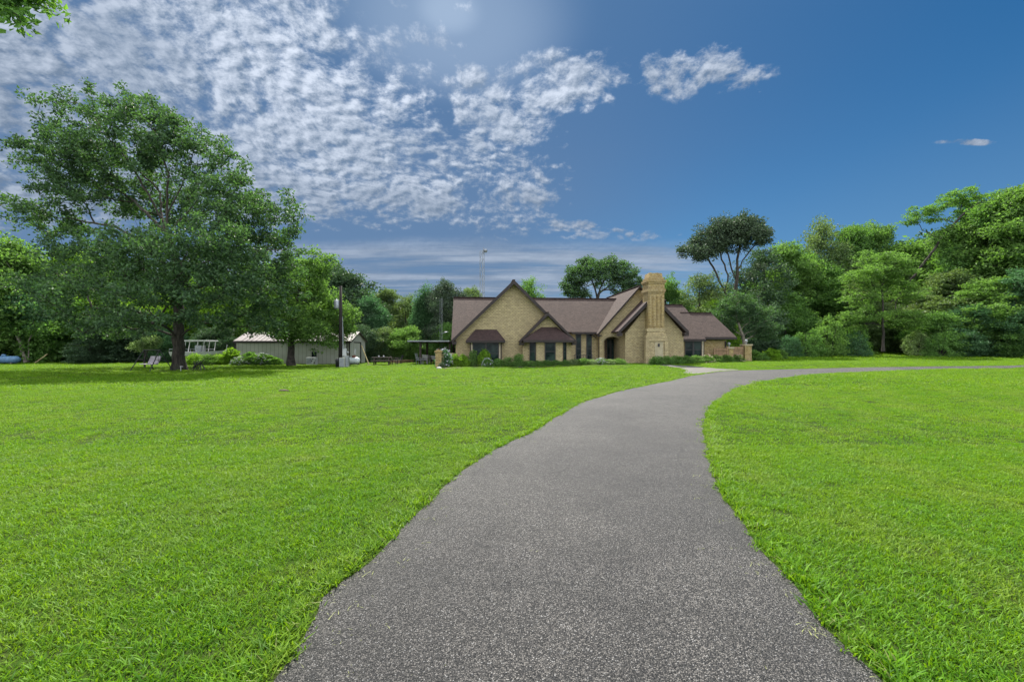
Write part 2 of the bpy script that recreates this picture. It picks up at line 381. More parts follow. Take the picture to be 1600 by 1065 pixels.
# ------------------------------------------------------------------ grass
def clump(name, n, rad, h, w, seed, segs=2, lean=.8):
    r = np.random.RandomState(seed); V = []; Fq = []; Ft = []
    for i in range(n):
        a = r.rand() * 6.283; rr = rad * math.sqrt(r.rand()); bx, by = rr * math.cos(a), rr * math.sin(a)
        hh = h * (.55 + .7 * r.rand()); ww = w * (.7 + .6 * r.rand()); d = r.rand() * 6.283
        ln = lean * (.25 + r.rand()) * hh; tw = d + 1.57 + r.randn() * .4
        ux, uy = math.cos(tw) * ww / 2, math.sin(tw) * ww / 2
        o = len(V)
        for k in range(segs):
            t = k / segs; f = 1 - .35 * t
            px, py, pz = bx + math.cos(d) * ln * t ** 1.6, by + math.sin(d) * ln * t ** 1.6, hh * (t - .25 * t * t) - .004
            V += [(px - ux * f, py - uy * f, pz), (px + ux * f, py + uy * f, pz)]
        V.append((bx + math.cos(d) * ln, by + math.sin(d) * ln, hh * .72))
        for k in range(segs - 1): Fq.append((o + 2 * k, o + 2 * k + 1, o + 2 * k + 3, o + 2 * k + 2))
        Ft.append((o + 2 * segs - 2, o + 2 * segs - 1, o + 2 * segs))
    fl = [np.array(Ft)] + ([np.array(Fq)] if Fq else [])
    me = mesh_np(name, V, fl); me.materials.append(M['grass'])
    return bpy.data.objects.new(name, me)
m, nt, b = newmat('grass_blade')
c, p = grasscolor(nt); rnd = N(nt, 'ShaderNodeNewGeometry').outputs['Random Per Island']
oi = N(nt, 'ShaderNodeObjectInfo').outputs['Random']
c = mixc(nt, ramp(nt, rnd, 0, 1, 0, .85), c, (.022, .09, .003))
c = mixc(nt, mth(nt, 'MULTIPLY', mth(nt, 'GREATER_THAN', rnd, .96), .6), c, (.33, .33, .12))
nt.links.new(c, b.inputs['Base Color']); b.inputs['Roughness'].default_value = .55; b.inputs['Specular IOR Level'].default_value = .22
tr = N(nt, 'ShaderNodeBsdfTranslucent'); c2 = mixc(nt, .5, c, (.30, .50, .008)); nt.links.new(c2, tr.inputs[0])
mx = N(nt, 'ShaderNodeMixShader'); mx.inputs[0].default_value = .42
nt.links.new(b.outputs[0], mx.inputs[1]); nt.links.new(tr.outputs[0], mx.inputs[2]); nt.links.new(mx.outputs[0], nt.nodes['Material Output'].inputs[0])
M['grass'] = m
def grass_layer(name, label, pts, protos, rotscale):
    col = bpy.data.collections.new(name + '_clumps')
    for o in protos: col.objects.link(o)
    me = bpy.data.meshes.new(name); me.vertices.add(len(pts)); me.vertices.foreach_set('co', np.asarray(pts, np.float32).ravel())
    a = me.attributes.new('rotz', 'FLOAT_VECTOR', 'POINT'); a.data.foreach_set('vector', rotscale[0].astype(np.float32).ravel())
    a = me.attributes.new('size', 'FLOAT', 'POINT'); a.data.foreach_set('value', rotscale[1].astype(np.float32))
    a = me.attributes.new('pick', 'INT', 'POINT'); a.data.foreach_set('value', rotscale[2].astype(np.int32))
    me.update(); o = bpy.data.objects.new(name, me); COL.objects.link(o); me.materials.append(M['grass'])
    ng = bpy.data.node_groups.new(name + '_nodes', 'GeometryNodeTree')
    ng.interface.new_socket('Geometry', in_out='INPUT', socket_type='NodeSocketGeometry'); ng.interface.new_socket('Geometry', in_out='OUTPUT', socket_type='NodeSocketGeometry')
    gi = ng.nodes.new('NodeGroupInput'); go = ng.nodes.new('NodeGroupOutput')
    ip = ng.nodes.new('GeometryNodeInstanceOnPoints'); ci = ng.nodes.new('GeometryNodeCollectionInfo')
    ci.inputs['Collection'].default_value = col; ci.inputs['Separate Children'].default_value = True; ci.inputs['Reset Children'].default_value = True
    def attr(n, t): x = ng.nodes.new('GeometryNodeInputNamedAttribute'); x.data_type = t; x.inputs['Name'].default_value = n; return x.outputs[0]
    L = ng.links.new
    L(gi.outputs[0], ip.inputs['Points']); L(ci.outputs[0], ip.inputs['Instance']); ip.inputs['Pick Instance'].default_value = True
    L(attr('pick', 'INT'), ip.inputs['Instance Index']); L(attr('rotz', 'FLOAT_VECTOR'), ip.inputs['Rotation']); L(attr('size', 'FLOAT'), ip.inputs['Scale'])
    L(ip.outputs[0], go.inputs[0])
    md = o.modifiers.new('grow', 'NODES'); md.node_group = ng
    tag(o, label, 'grass', None, 'stuff'); return o
def scatter(d0, d1, dens, seed, hero=1.6, ymin=None):
    r = np.random.RandomState(seed); w = hero * d1 + 4
    n = int(dens * 2 * w * (d1 - d0)); X = (r.rand(n) * 2 - 1) * w; Y = d0 + r.rand(n) * (d1 - d0)
    k = (np.abs(X) < 1.55 * np.maximum(Y, 0) + 5.0) & ~inside(road_poly, X, Y) & ~inside(W, X, Y)
    for q in HOLES: k &= ~inside(q, X, Y)
    return X[k], Y[k], r
HOLES = []
def do_grass():
    specs = [('grass', 'fine bright blades of turf growing beside the near driveway', -1.5, 7.5, 250, dict(n=44, rad=.105, h=.036, w=.0065, segs=3, lean=1.2), 5, 11),
             ('grass', 'dense short turf across the middle of the lawn', 6.6, 19, 48, dict(n=64, rad=.21, h=.038, w=.0095, segs=2, lean=1.2), 4, 12),
             ('grass', 'mown turf of the far lawn in front of the house and oak', 17.2, 49, 11, dict(n=76, rad=.42, h=.05, w=.023, segs=2, lean=1.2), 4, 13),
             ('grass', 'sunlit turf in front of the woods behind the driveway', 49, 80, 3.2, dict(n=70, rad=.8, h=.08, w=.06, segs=2), 3, 14)]
    for k, (nm, lab, d0, d1, dens, kw, nproto, seed) in enumerate(specs):
        protos = [clump('grass_tuft', seed=seed * 10 + i, **kw) for i in range(nproto)]
        X, Y, r = scatter(d0, d1, dens, seed)
        if k == 3: kk = X > -8; X, Y = X[kk], Y[kk]
        Z = terrain(X, Y); n = len(X)
        rot = np.stack([r.randn(n) * .1, r.randn(n) * .1, r.rand(n) * 6.283], 1)
        patch = .95 + .12 * r.randn(n).clip(-1.5, 1.5)
        grass_layer(nm, lab, np.stack([X, Y, Z], 1), protos, (rot, (.75 + .5 * r.rand(n)) * patch, r.randint(0, nproto, n)))
        print('grass', k, n)
    r = np.random.RandomState(77); pts = []
    for C_, sg in ((Lc, 1), (Rc, -1)):
        t = np.gradient(C_, axis=0); nrm = np.stack([-t[:, 1], t[:, 0]], 1); nrm /= np.linalg.norm(nrm, axis=1)[:, None]
        L_ = np.concatenate([[0], np.cumsum(np.linalg.norm(np.diff(C_, axis=0), axis=1))])
        u_ = r.rand(int(L_[-1] * 26)) * L_[-1]; dens_ = .55 + .45 * np.sin(u_ * 2.1 + np.sin(u_ * .7) * 3); u_ = u_[r.rand(len(u_)) < .45 + .55 * dens_]
        q = np.stack([np.interp(u_, L_, C_[:, k]) for k in (0, 1)], 1); nn = np.stack([np.interp(u_, L_, nrm[:, k]) for k in (0, 1)], 1)
        pts.append(q + nn * sg * (r.rand(len(u_)) * .12 + .035)[:, None])
    q = np.concatenate(pts); q = q[(q[:, 1] > .8) & (q[:, 1] < 34)]; n = len(q)
    protos = [clump('grass_tuft', 34, .07, .062, .009, 900 + i, 3, 1.1) for i in range(4)]
    rot = np.stack([r.randn(n) * .15, r.randn(n) * .15, r.rand(n) * 6.283], 1)
    grass_layer('grass', 'thicker darker fringe of grass along both edges of the driveway', np.stack([q[:, 0], q[:, 1], terrain(q[:, 0], q[:, 1])], 1), protos, (rot, .75 + .6 * r.rand(n), r.randint(0, 4, n)))
    me0 = []; r = np.random.RandomState(5)
    for i in range(3):
        o = clump('grass_tuft', 9, .16, .012, .005, 950 + i, 2, 5.); o.data.materials.clear(); o.data.materials.append(M['straw']); me0.append(o)
    u_ = r.rand(260) ** 1.6 * 22 + 1; k = r.rand(260) < .5; side = (r.rand(260) ** 2.6) * 1.45
    q = []
    for y_, kk, sd in zip(u_, k, side):
        xl = np.interp(y_, Lc[:, 1][:600], Lc[:, 0][:600]); xr_ = np.interp(y_, Rc[:, 1][:600], Rc[:, 0][:600]); q.append((xl + sd, y_) if kk else (xr_ - sd, y_))
    q = np.array(q); n = len(q); wdt = .03
    rot = np.stack([r.randn(n) * .05, r.randn(n) * .05, r.rand(n) * 6.283], 1)
    grass_layer('dry_clippings', 'dry straw coloured grass clippings scattered along the driveway edges', np.stack([q[:, 0], q[:, 1], terrain(q[:, 0], q[:, 1]) + .03], 1), me0, (rot, .3 + .7 * r.rand(n), r.randint(0, 3, n)))
M['straw'] = plain('dry_straw', (.22, .24, .09), .9, bumps=0)
do_grass()

# ------------------------------------------------------------------ trees
def skeleton(rng, trunk, tips, alpha=.35, step=.55, up=.25, cap=60000, limbs=()):
    P = np.zeros((cap, 3)); par = np.full(cap, -1); pl = np.zeros(cap); n = 0
    T = np.array(trunk, float); pts = [T[0]]
    for a, b_ in zip(T[:-1], T[1:]):
        k = max(1, int(np.linalg.norm(b_ - a) / step))
        for i in range(1, k + 1): pts.append(a + (b_ - a) * i / k)
    for i, p in enumerate(pts):
        P[n] = p + (rng.randn(3) * [.04, .04, 0] if i > 1 else 0); par[n] = n - 1
        pl[n] = pl[n - 1] + np.linalg.norm(P[n] - P[n - 1]) if n else 0; n += 1
    ntr = n; low = int(ntr * .25)
    for limb in limbs:
        Lm = np.array(limb, float); prev = int(np.argmin(np.linalg.norm(P[:n] - Lm[0], axis=1)))
        for q in Lm[1:]:
            a = P[prev].copy(); k = max(1, int(np.linalg.norm(q - a) / step))
            for i in range(1, k + 1):
                P[n] = a + (q - a) * i / k + rng.randn(3) * .07 * step; par[n] = prev; pl[n] = pl[prev] + np.linalg.norm(P[n] - P[prev]); prev = n; n += 1
    dmin = np.min(np.linalg.norm(tips[:, None] - np.array(pts)[None, ::3], axis=2), axis=1)
    order = np.argsort(dmin + rng.rand(len(tips)) * 1.5); tipnode = np.zeros(len(tips), int)
    for t in order:
        q = tips[t]; d = np.linalg.norm(P[low:n] - q, axis=1)
        dz = P[low:n, 2] - q[2]
        cost = d + alpha * (pl[low:n] - pl[low]) + .55 * np.maximum(0, dz)
        j = low + int(np.argmin(cost)); dd = np.linalg.norm(q - P[j]); k = max(1, int(math.ceil(dd / step)))
        pj = P[j].copy(); dirp = P[j] - P[par[j]] if par[j] >= 0 else np.array([0, 0, 1.])
        dirp = dirp / (np.linalg.norm(dirp) + 1e-6)
        c = pj + (q - pj) * .45 + dirp * dd * .18 + np.array([0, 0, up * dd * .35]) + rng.randn(3) * dd * .05
        prev = j
        for i in range(1, k + 1):
            u = i / k; p = (1 - u) ** 2 * pj + 2 * u * (1 - u) * c + u * u * q
            if i < k: p = p + rng.randn(3) * .05 * step
            P[n] = p; par[n] = prev; pl[n] = pl[prev] + np.linalg.norm(p - P[prev]); prev = n; n += 1
        tipnode[t] = prev
        if n > cap - 200: break
    return P[:n], par[:n], ntr, tipnode
def branch_mesh(name, P, par, ntr, rbase, tipr=.012, ex=2.35, flare=.6, minr=0., trunk_taper=None):
    n = len(P); A = np.full(n, tipr ** ex * .15); child = np.zeros(n, bool)
    child[par[par >= 0]] = True; A[~child] = tipr ** ex
    for i in range(n - 1, 0, -1): A[par[i]] += A[i]
    r = A ** (1 / ex); s = rbase / r[0]
    r = np.where(r > tipr * 3, r * (1 + (s - 1) * np.clip((r - tipr * 3) / (r[0] - tipr * 3 + 1e-9), 0, 1) ** .6), r)
    z0 = P[0, 2]; hgt = P[:ntr, 2] - z0; r[:ntr] *= 1 + flare * np.exp(-hgt / .45)
    idx = np.arange(1, n); pr = r[par[idx]]; ri = r[idx]
    keep = ri >= minr; idx, pr, ri = idx[keep], pr[keep], ri[keep]
    r0 = np.where(idx < ntr, pr, np.minimum(pr, ri * 1.3)); V = []; Fc = []; off = 0
    for lo, hi, ns in ((.12, 9e9, 10), (.035, .12, 6), (0, .035, 3)):
        k = (ri >= lo) & (ri < hi); I = idx[k]
        if not len(I): continue
        a, b_ = P[par[I]], P[I]; d = b_ - a; L = np.linalg.norm(d, axis=1)[:, None] + 1e-9; d = d / L
        ref = np.where(np.abs(d[:, 1:2]) < .9, np.array([[0, 1., 0]]), np.array([[1., 0, 0]]))
        u = np.cross(d, ref); u /= np.linalg.norm(u, axis=1)[:, None]; w = np.cross(d, u)
        th = np.arange(ns) * 2 * math.pi / ns
        ring = u[:, None] * np.cos(th)[None, :, None] + w[:, None] * np.sin(th)[None, :, None]
        va = a[:, None] + ring * r0[k][:, None, None]; vb = (b_ + d * ri[k][:, None] * .25)[:, None] + ring * ri[k][:, None, None]
        V.append(np.concatenate([va, vb], 1).reshape(-1, 3)); m_ = len(I)
        base = off + np.arange(m_)[:, None] * 2 * ns; kk = np.arange(ns)[None]
        Fc.append(np.stack([base + kk, base + (kk + 1) % ns, base + ns + (kk + 1) % ns, base + ns + kk], 2).reshape(-1, 4)); off += m_ * 2 * ns
    return mesh_np(name, np.concatenate(V), Fc, True)
def leaf_mesh(name, rng, centers, nper, rad, size, flat=.55, droop=.2, aspect=.55, outward=None, up=.6):
    """kite leaves gathered in small sprays round every centre"""
    n = len(centers) * nper
    C = np.repeat(centers, nper, 0)
    off = rng.randn(n, 3); off /= np.linalg.norm(off, axis=1)[:, None]; off *= (rng.rand(n) ** .45)[:, None] * rad
    sc = np.repeat(.7 + .6 * rng.rand(len(centers)), nper)[:, None]; off *= sc
    off[:, 2] = off[:, 2] * flat - droop * (off[:, 0] ** 2 + off[:, 1] ** 2) / max(rad, .01) * .5
    p = C + off
    nrm = rng.randn(n, 3) * [1, 1, .8]; nrm[:, 2] += up * np.sign(rng.rand(n) - .08) * 1.2; nrm /= np.linalg.norm(nrm, axis=1)[:, None]
    dr = off + rng.randn(n, 3) * rad * .5; dr -= nrm * np.sum(dr * nrm, 1)[:, None]; dr /= np.linalg.norm(dr, axis=1)[:, None] + 1e-9
    sd = np.cross(nrm, dr); L = (size * (.6 + .7 * rng.rand(n)))[:, None]; W_ = L * aspect * .5
    bend = nrm * L * .14
    V = np.stack([p, p + dr * L * .45 - sd * W_ + bend, p + dr * L - bend * .6, p + dr * L * .45 + sd * W_ + bend], 1).reshape(-1, 3)
    base = np.arange(n)[:, None] * 4
    return mesh_np(name, V, [base + np.array([[0, 1, 2, 3]])])
def lobe_tips(rng, lobes, n, spike=0.):
    """lobes: (cx,cy,cz,rx,ry,rz,weight)"""
    L = np.array([l if len(l) == 7 else (*l, 1.) for l in lobes], float)
    w = L[:, 3] * L[:, 4] * L[:, 5]; w = w ** .7 * L[:, 6]; w /= w.sum()
    k = rng.choice(len(L), n, p=w); d = rng.randn(n, 3); d /= np.linalg.norm(d, axis=1)[:, None]
    rr = .35 + .65 * rng.rand(n) ** .5; rr = np.where(rng.rand(n) < spike, rr * (1.1 + .3 * rng.rand(n)), rr)
    return L[k, :3] + d * rr[:, None] * L[k, 3:6]
def grow(seed, trunk, lobes, ntips, nper, rad, leaf, rbase, minr=0., alpha=.35, step=.6, flat=.5, droop=.25, up=.25, tipr=.012, aspect=.55, flare=.6, lup=.6, fill=1, limbs=(), spike=0.):
    rng = np.random.RandomState(seed); tips = lobe_tips(rng, lobes, ntips, spike)
    P, par, ntr, tn = skeleton(rng, trunk, tips, alpha, step, up, limbs=limbs)
    wood = branch_mesh('trunk', P, par, ntr, rbase, tipr=tipr, minr=minr, flare=flare)
    cs = [tips]
    if fill:
        pn = par[tn]; ok = pn > ntr; cs.append((P[tn[ok]] + P[pn[ok]]) / 2 + rng.randn(ok.sum(), 3) * rad * .4)
    C = np.concatenate(cs)
    crown = leaf_mesh('crown', rng, C, nper, rad, leaf, flat, droop, aspect, up=lup)
    return wood, crown
def tree(name, label, loc, meshes, bark, leaf, rot=0, scale=(1, 1, 1), group=None, cat='tree'):
    t = thing(name, label, cat, loc, rot, group); t.scale = scale
    for nm, me, mt in (('trunk', meshes[0], bark), ('crown', meshes[1], leaf)):
        if me is None: continue
        if not me.materials: me.materials.append(mt)
        o = bpy.data.objects.new(nm, me); COL.objects.link(o); o.parent = t
        if me.materials[0] != mt: o.material_slots[0].link = 'OBJECT'; o.material_slots[0].material = mt
    return t
def px_lobes(base, d, items, seed=0, depth=.85):
    """photo-measured lobes -> local metres round a base point; each (px,py,rx,ry[,dy[,w]])"""
    rng = random.Random(seed); out = []
    for it in items:
        px, py, rx, ry = it[:4]; dy = it[4] if len(it) > 4 and it[4] is not None else rng.uniform(-.5, .5) * rx * d / F
        w = it[5] if len(it) > 5 else 1.
        dd = d + dy; s = dd / F
        out.append(((px - 800) * s - base.x, dy, (HZ - py) * s + EYE - base.z, rx * s, rx * s * depth, ry * s, w))
    return out
def px_path(base, d, pts):
    return [((px - 800) * d / F - base.x, dy, (HZ - py) * d / F + EYE - base.z) for px, py, dy in pts]

# the big oak on the left lawn
ob = gnd(280, 578); D0 = ob.y
lobes = px_lobes(ob, D0, [
    (175,215,62,45,0),(130,260,60,45,1.5),(230,208,52,38,-1),(285,238,50,40,1.5),(85,235,48,26,-1.5),(45,238,34,16,0,.7),(110,185,36,26,2,.8),(150,162,20,26,0,.9),(70,165,22,16,0,.5),(205,165,26,20,.5,.8),(255,175,24,20,0,.7),
    (328,258,46,40,0),(382,300,28,26,1),(350,312,48,30,-2),(200,285,80,35,3,.6),(100,300,55,22,0,.6),(50,335,50,14,1,.7),(20,325,26,8,-1,.7),(110,350,55,18,3,.7),
    (240,330,60,30,4,.5),(310,330,50,30,3,.8),(400,350,55,32,0),(440,345,32,28,-1),(455,315,16,16,0,.5),(350,380,60,35,-4),
    (300,400,75,38,-5,1.3),(240,400,60,35,-3),(420,400,52,34,1),(445,430,42,32,0),(180,400,60,30,-2),(120,400,55,28,1),(90,440,55,24,0,.6),
    (160,455,75,30,-4,1.2),(240,455,70,28,-6,1.2),(320,455,70,30,-5,1.2),(390,455,60,32,-3,1.2),(60,465,50,20,-1,.5),(20,440,36,20,1,.4),
    (120,490,60,22,-3),(200,500,60,18,-5),(270,495,50,16,-6,.8),(340,505,55,18,-3),(410,500,50,26,-1),(150,515,50,14,-1,.7),(370,420,50,30,4,1),(200,440,70,30,6,1),(330,440,70,35,6,1)], 5, .8)
tr = px_path(ob, D0, [(280,580,0),(279,530,0),(279,490,0),(276,440,.1),(268,400,.2),(260,368,.2)])
lm = [[(262,372,0),(225,335,.6),(180,300,1.2),(120,262,1.5),(60,240,1)], [(260,368,.2),(238,320,.3),(205,260,0),(165,205,-.3)], [(258,345,.3),(225,290,1.5),(150,215,1.8),(120,185,1.8)],
      [(262,372,.2),(256,320,.3),(262,270,0),(250,215,-.4),(235,180,-.4)], [(256,330,.3),(278,290,.3),(300,235,.2),(305,195,.2)], [(262,365,.2),(290,325,.4),(325,275,.6),(365,262,.6)],
      [(268,400,.2),(215,372,.8),(150,345,1),(60,332,1)], [(272,420,.2),(330,375,0),(385,350,.3),(440,335,.3)], [(276,450,0),(330,420,-1.5),(395,400,-2),(445,395,-1)],
      [(278,480,0),(235,462,-1.5),(170,448,-3),(110,440,-3)], [(278,500,0),(240,488,-2),(180,480,-4),(120,478,-4)], [(279,480,0),(330,455,-2),(380,450,-3),(430,462,-2)], [(276,450,0),(270,430,-2.5),(290,400,-5)], [(276,450,0),(230,430,3),(150,420,5)], [(276,450,0),(330,430,3.5),(380,420,5)]]
lm = [px_path(ob, D0, l) for l in lm]
lobes = [(a, b_, c_, d_ * 1.06, e_ * 1.05, f_ * (1.28 if c_ > 7.5 else 1.1), g_) for a, b_, c_, d_, e_, f_, g_ in lobes]
lobes = [l if l[2] > 7.0 else (*l[:3], l[3] * .92, l[4] * .9, l[5] * .85, l[6] * .62) for l in lobes]
wood, crown = grow(11, tr, lobes, 1620, 29, .46, .225, .36, alpha=.3, step=.5, flat=.62, droop=.1, tipr=.010, flare=.6, limbs=lm, spike=.34, lup=.35)
tree('oak_tree', 'huge spreading oak with a thick trunk on the left lawn beside the garden swing', ob, (wood, crown), M['bark'], M['oak'])

# yellow-green tree in front of the metal shed
b0 = gnd(455, 571.6); d = b0.y
lob = px_lobes(b0, d, [(455,500,45,30),(420,490,40,30),(402,505,26,16),(490,470,45,38,1.5),(518,500,34,34,2.2),(532,520,20,25,2.4),(470,430,42,30),(500,410,25,20,0,.6),(430,440,35,30),(485,515,34,16),(505,535,20,9,0,.5),(425,520,24,10,0,.6),(542,498,22,22,2.8)], 3)
tree('shade_tree', 'yellow green leafy tree with a short dark trunk in front of the metal shed', b0,
     grow(21, px_path(b0, d, [(455,572,0),(454,545,0),(456,520,0),(460,480,.2),(468,440,.3)]), lob, 420, 42, .62, .22, .27, alpha=.35, step=.6, flat=.55), M['bark_dark'], M['fresh'])

# templates for the woods, in metres
def T_round(seed, H=16., Wd=6.5, bare=.3, nt=460, nper=30, leaf=.38, rad=1.05, flat=.5, lup=.6):
    r = random.Random(seed); lobes = []
    for i in range(26):
        a = r.uniform(0, 6.283); z = H * (bare + (1 - bare) * min(.97, max(.08, (i + r.uniform(-2, 2)) / 25))); k = math.sin(math.pi * min(.97, max(.22, (z / H - bare) / (1 - bare) * .85 + .12)))
        rr = Wd * .72 * k * r.uniform(.35, 1.15); s = r.uniform(1.1, 2.4) * Wd / 6.5
        lobes.append((math.cos(a) * rr, math.sin(a) * rr, min(z, H - s * .5), s * 1.35, s * 1.35, s * .8, 1))
    lean = (r.uniform(-.8, .8), r.uniform(-.5, .5))
    tr = [(0, 0, 0), (lean[0] * .2, lean[1] * .2, H * .2), (lean[0] * .6, lean[1] * .6, H * .45), (lean[0], lean[1], H * .75)]
    return grow(seed, tr, lobes, nt, nper, rad, leaf, H * .0165, minr=.02, step=.8, flat=flat, tipr=.016, lup=lup, spike=.15)
def T_skirt(seed, H=12., Wd=5.5, **k): return T_round(seed, H, Wd, bare=.03, nt=k.pop('nt', 480), **k)
print('templates')
TPL = {'round1': T_round(101), 'round2': T_round(102, 17, 6, .35), 'tall1': T_round(103, 20, 5.5, .3, nt=460), 'tall2': T_round(104, 21, 6.5, .25, nt=480),
       'skirt1': T_skirt(105), 'skirt2': T_skirt(106, 13, 5.2), 'skirt3': T_skirt(107, 10, 5.5, leaf=.34, flat=.4),
       'layer1': T_round(108, 15, 6.5, .12, nt=460, nper=26, leaf=.38, flat=.25, lup=1.3), 'layer2': T_round(109, 17, 7, .08, nt=500, nper=26, leaf=.38, flat=.25, lup=1.3),
       'open1': T_round(110, 17, 6.5, .4, nt=230, nper=26, leaf=.34)}
TH = {'round1': 16, 'round2': 17, 'tall1': 20, 'tall2': 21, 'skirt1': 12, 'skirt2': 13, 'skirt3': 10, 'layer1': 15, 'layer2': 17, 'open1': 17}
rr = random.Random(5)
def wood_tree(px, d, top, tpl, leaf, label, wide=1., bark='bark_dark', group='trees of the surrounding woods', name='woodland_tree'):
    b = gx(px, d); H = EYE + (HZ - top) * d / F - b.z; s = H / TH[tpl] * .97
    return tree(name, label, b, TPL[tpl], M[bark], M[leaf], rr.uniform(0, 6.28), (s * wide, s * wide, s), group)

GL, GM, GR = 'trees behind the oak', 'trees behind the shed and carport', 'trees of the right hand woods'
for a in [
    (-75,47,352,'round1','mid','mid green tree past the edge of the lawn, beyond the blue tank',1,'bark_pale',GL),
    (12,49,372,'skirt2','fresh','leafy tree rising over the blue tank at the far left',1,'bark_pale',GL),
    (62,52,405,'round2','fresh','fresh green tree between the blue tank and the oak',1,'bark_pale',GL),
    (118,55,392,'skirt1','lime','lime green tree seen through the lower left boughs of the oak',1,'bark_dark',GL),
    (172,57,400,'skirt2','fresh','green tree behind the left half of the oak',1,'bark_dark',GL),
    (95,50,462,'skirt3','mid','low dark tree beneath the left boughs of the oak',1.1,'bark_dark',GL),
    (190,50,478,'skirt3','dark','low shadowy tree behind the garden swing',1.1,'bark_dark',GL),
    (235,54,455,'skirt1','lime','low lime tree glowing left of the oak trunk',1,'bark_dark',GL),
    (320,55,425,'skirt2','lime','lime tree showing right of the oak trunk above the boat',1,'bark_dark',GL),
    (372,57,430,'skirt1','fresh','fresh green tree behind the left corner of the shed',1,'bark_dark',GL),
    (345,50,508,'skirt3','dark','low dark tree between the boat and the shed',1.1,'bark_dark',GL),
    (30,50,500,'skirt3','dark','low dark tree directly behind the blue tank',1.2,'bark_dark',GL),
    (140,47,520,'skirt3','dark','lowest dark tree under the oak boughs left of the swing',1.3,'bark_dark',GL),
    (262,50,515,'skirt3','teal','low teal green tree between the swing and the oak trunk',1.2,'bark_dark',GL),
    (440,60,412,'round1','mid','tall green tree behind the middle of the shed',1,'bark_dark',GM),
    (500,60,404,'skirt2','dark','dark evergreen crown above the utility pole',1,'bark_dark',GM),
    (540,58,424,'skirt1','dark','dark rounded tree just right of the utility pole',1,'bark_dark',GM),
    (578,56,462,'skirt2','teal','dark teal tree behind the gable end of the shed',.9,'bark_dark',GM),
    (602,64,452,'round2','olive','olive tree with pale leaves left of the carport',1,'bark_dark',GM),
    (636,62,462,'open1','olive','thin crowned olive tree standing before the gap in the woods',1,'bark_dark',GM),
    (600,52,512,'skirt3','olive','low olive tree behind the picnic table',1.1,'bark_dark',GM),
    (566,51,508,'skirt3','dark','low dark tree beside the leaning yellow pole',1,'bark_dark',GM),
    (640,52,510,'skirt3','fresh','low sunlit tree above the timber planter',1.1,'bark_dark',GM),
    (696,56,440,'round1','grey','grey green tree behind the thin lattice mast',.8,'bark_dark',GM),
    (738,66,450,'round2','olive','pale olive tree at the foot of the tall lattice tower',.8,'bark_dark',GM),
    (700,54,505,'skirt3','mid','low green tree behind the carport roof',1,'bark_dark',GM),
    (760,70,470,'round1','mid','green tree hidden mostly by the left end of the house roof',1,'bark_dark',GM),
    (826,63,436,'open1','mid','tree top showing just right of the tallest left gable',.75,'bark_dark','trees behind the house'),
    (1042,66,434,'skirt2','mid','dark green tree top between the chimney and the pine',.75,'bark_dark','trees behind the house'),
    (985,68,455,'skirt1','mid','tree top directly left of the chimney cap',.8,'bark_dark','trees behind the house'),
    (1096,63,428,'open1','olive','olive tree with visible branches right of the chimney',1.15,'bark_dark','trees behind the house'),
    (1118,60,470,'skirt1','lime','lime tree showing over the right wing of the roof',.9,'bark_dark','trees behind the house'),
    (1190,68,388,'open1','dark','dark forked tree leaning behind the small garden tree',1.0,'bark_dark',GR),
    (1228,72,382,'round2','fresh','bright green tree right of the tall dark pine',.9,'bark_dark',GR),
    (1262,74,398,'round1','mid','mid green tree left of the open round crown',.9,'bark_dark',GR),
    (1285,76,346,'open1','olive','grey open crowned tree standing above its neighbours',.75,'bark_dark',GR),
    (1333,76,350,'tall1','mid','tall green tree right of the grey open crown',.8,'bark_dark',GR),
    (1378,76,347,'tall2','fresh','tall fresh tree left of the leaning bough',.8,'bark_dark',GR),
    (1425,73,372,'layer1','fresh','layered green tree beneath the leaning bough',1,'bark_dark',GR),
    (1300,70,430,'layer1','mid','layered tree behind the bright thicket of bushes',1,'bark_dark',GR),
    (1225,66,455,'skirt1','mid','lower green tree behind the garden tree',1,'bark_dark',GR),
    (1175,62,470,'skirt3','dark','low dark tree behind the brick gate pillars',1,'bark_dark',GR),
    (1355,66,432,'layer2','olive','pale layered tree behind the slim trunk in the woods edge',.9,'bark_dark',GR),
    (1445,63,455,'layer1','olive','olive low tree right of the slim trunk',1.1,'bark_dark',GR),
    (1500,66,345,'tall1','fresh','tall tree carrying on right of the leaning bough',1,'bark_dark',GR),
    (1490,62,420,'layer2','olive','olive layered tree in the middle height of the right woods',1.1,'bark_dark',GR),
    (1550,63,310,'tall2','mid','tall dense tree near the right edge of the picture',.95,'bark_dark',GR),
    (1545,58,430,'layer1','fresh','fresh layered tree at middle height near the right edge',1.1,'bark_dark',GR),
    (1605,60,283,'tall1','fresh','tallest tree of the right woods at the picture edge',1,'bark_dark',GR),
    (1600,56,415,'layer2','teal','teal layered tree at the right picture edge',1.,'bark_dark',GR),
    (1700,58,270,'tall2','mid','tall tree just past the right picture edge',1,'bark_dark',GR),
    (1690,54,400,'layer2','fresh','fresh tree below the tall one past the right edge',1,'bark_dark',GR),
    (1412,67,480,'skirt3','olive','low olive tree beside the slim trunk at the lawn edge',1.1,'bark_dark',GR),
    (1465,58,488,'skirt3','mid','low green tree at the lawn edge right of the slim trunk',1.1,'bark_dark',GR),
    (1520,57,478,'skirt3','teal','low teal tree at the lawn edge near the right',1.1,'bark_dark',GR),
    (1575,55,482,'skirt3','mid','lowest green tree in the right corner of the woods',1.1,'bark_dark',GR),
    (1640,53,470,'skirt3','teal','low tree at the lawn edge past the right edge',1.1,'bark_dark',GR),
    ]: wood_tree(a[0], a[1], a[2], a[3], a[4], a[5], a[6], a[7], a[8])
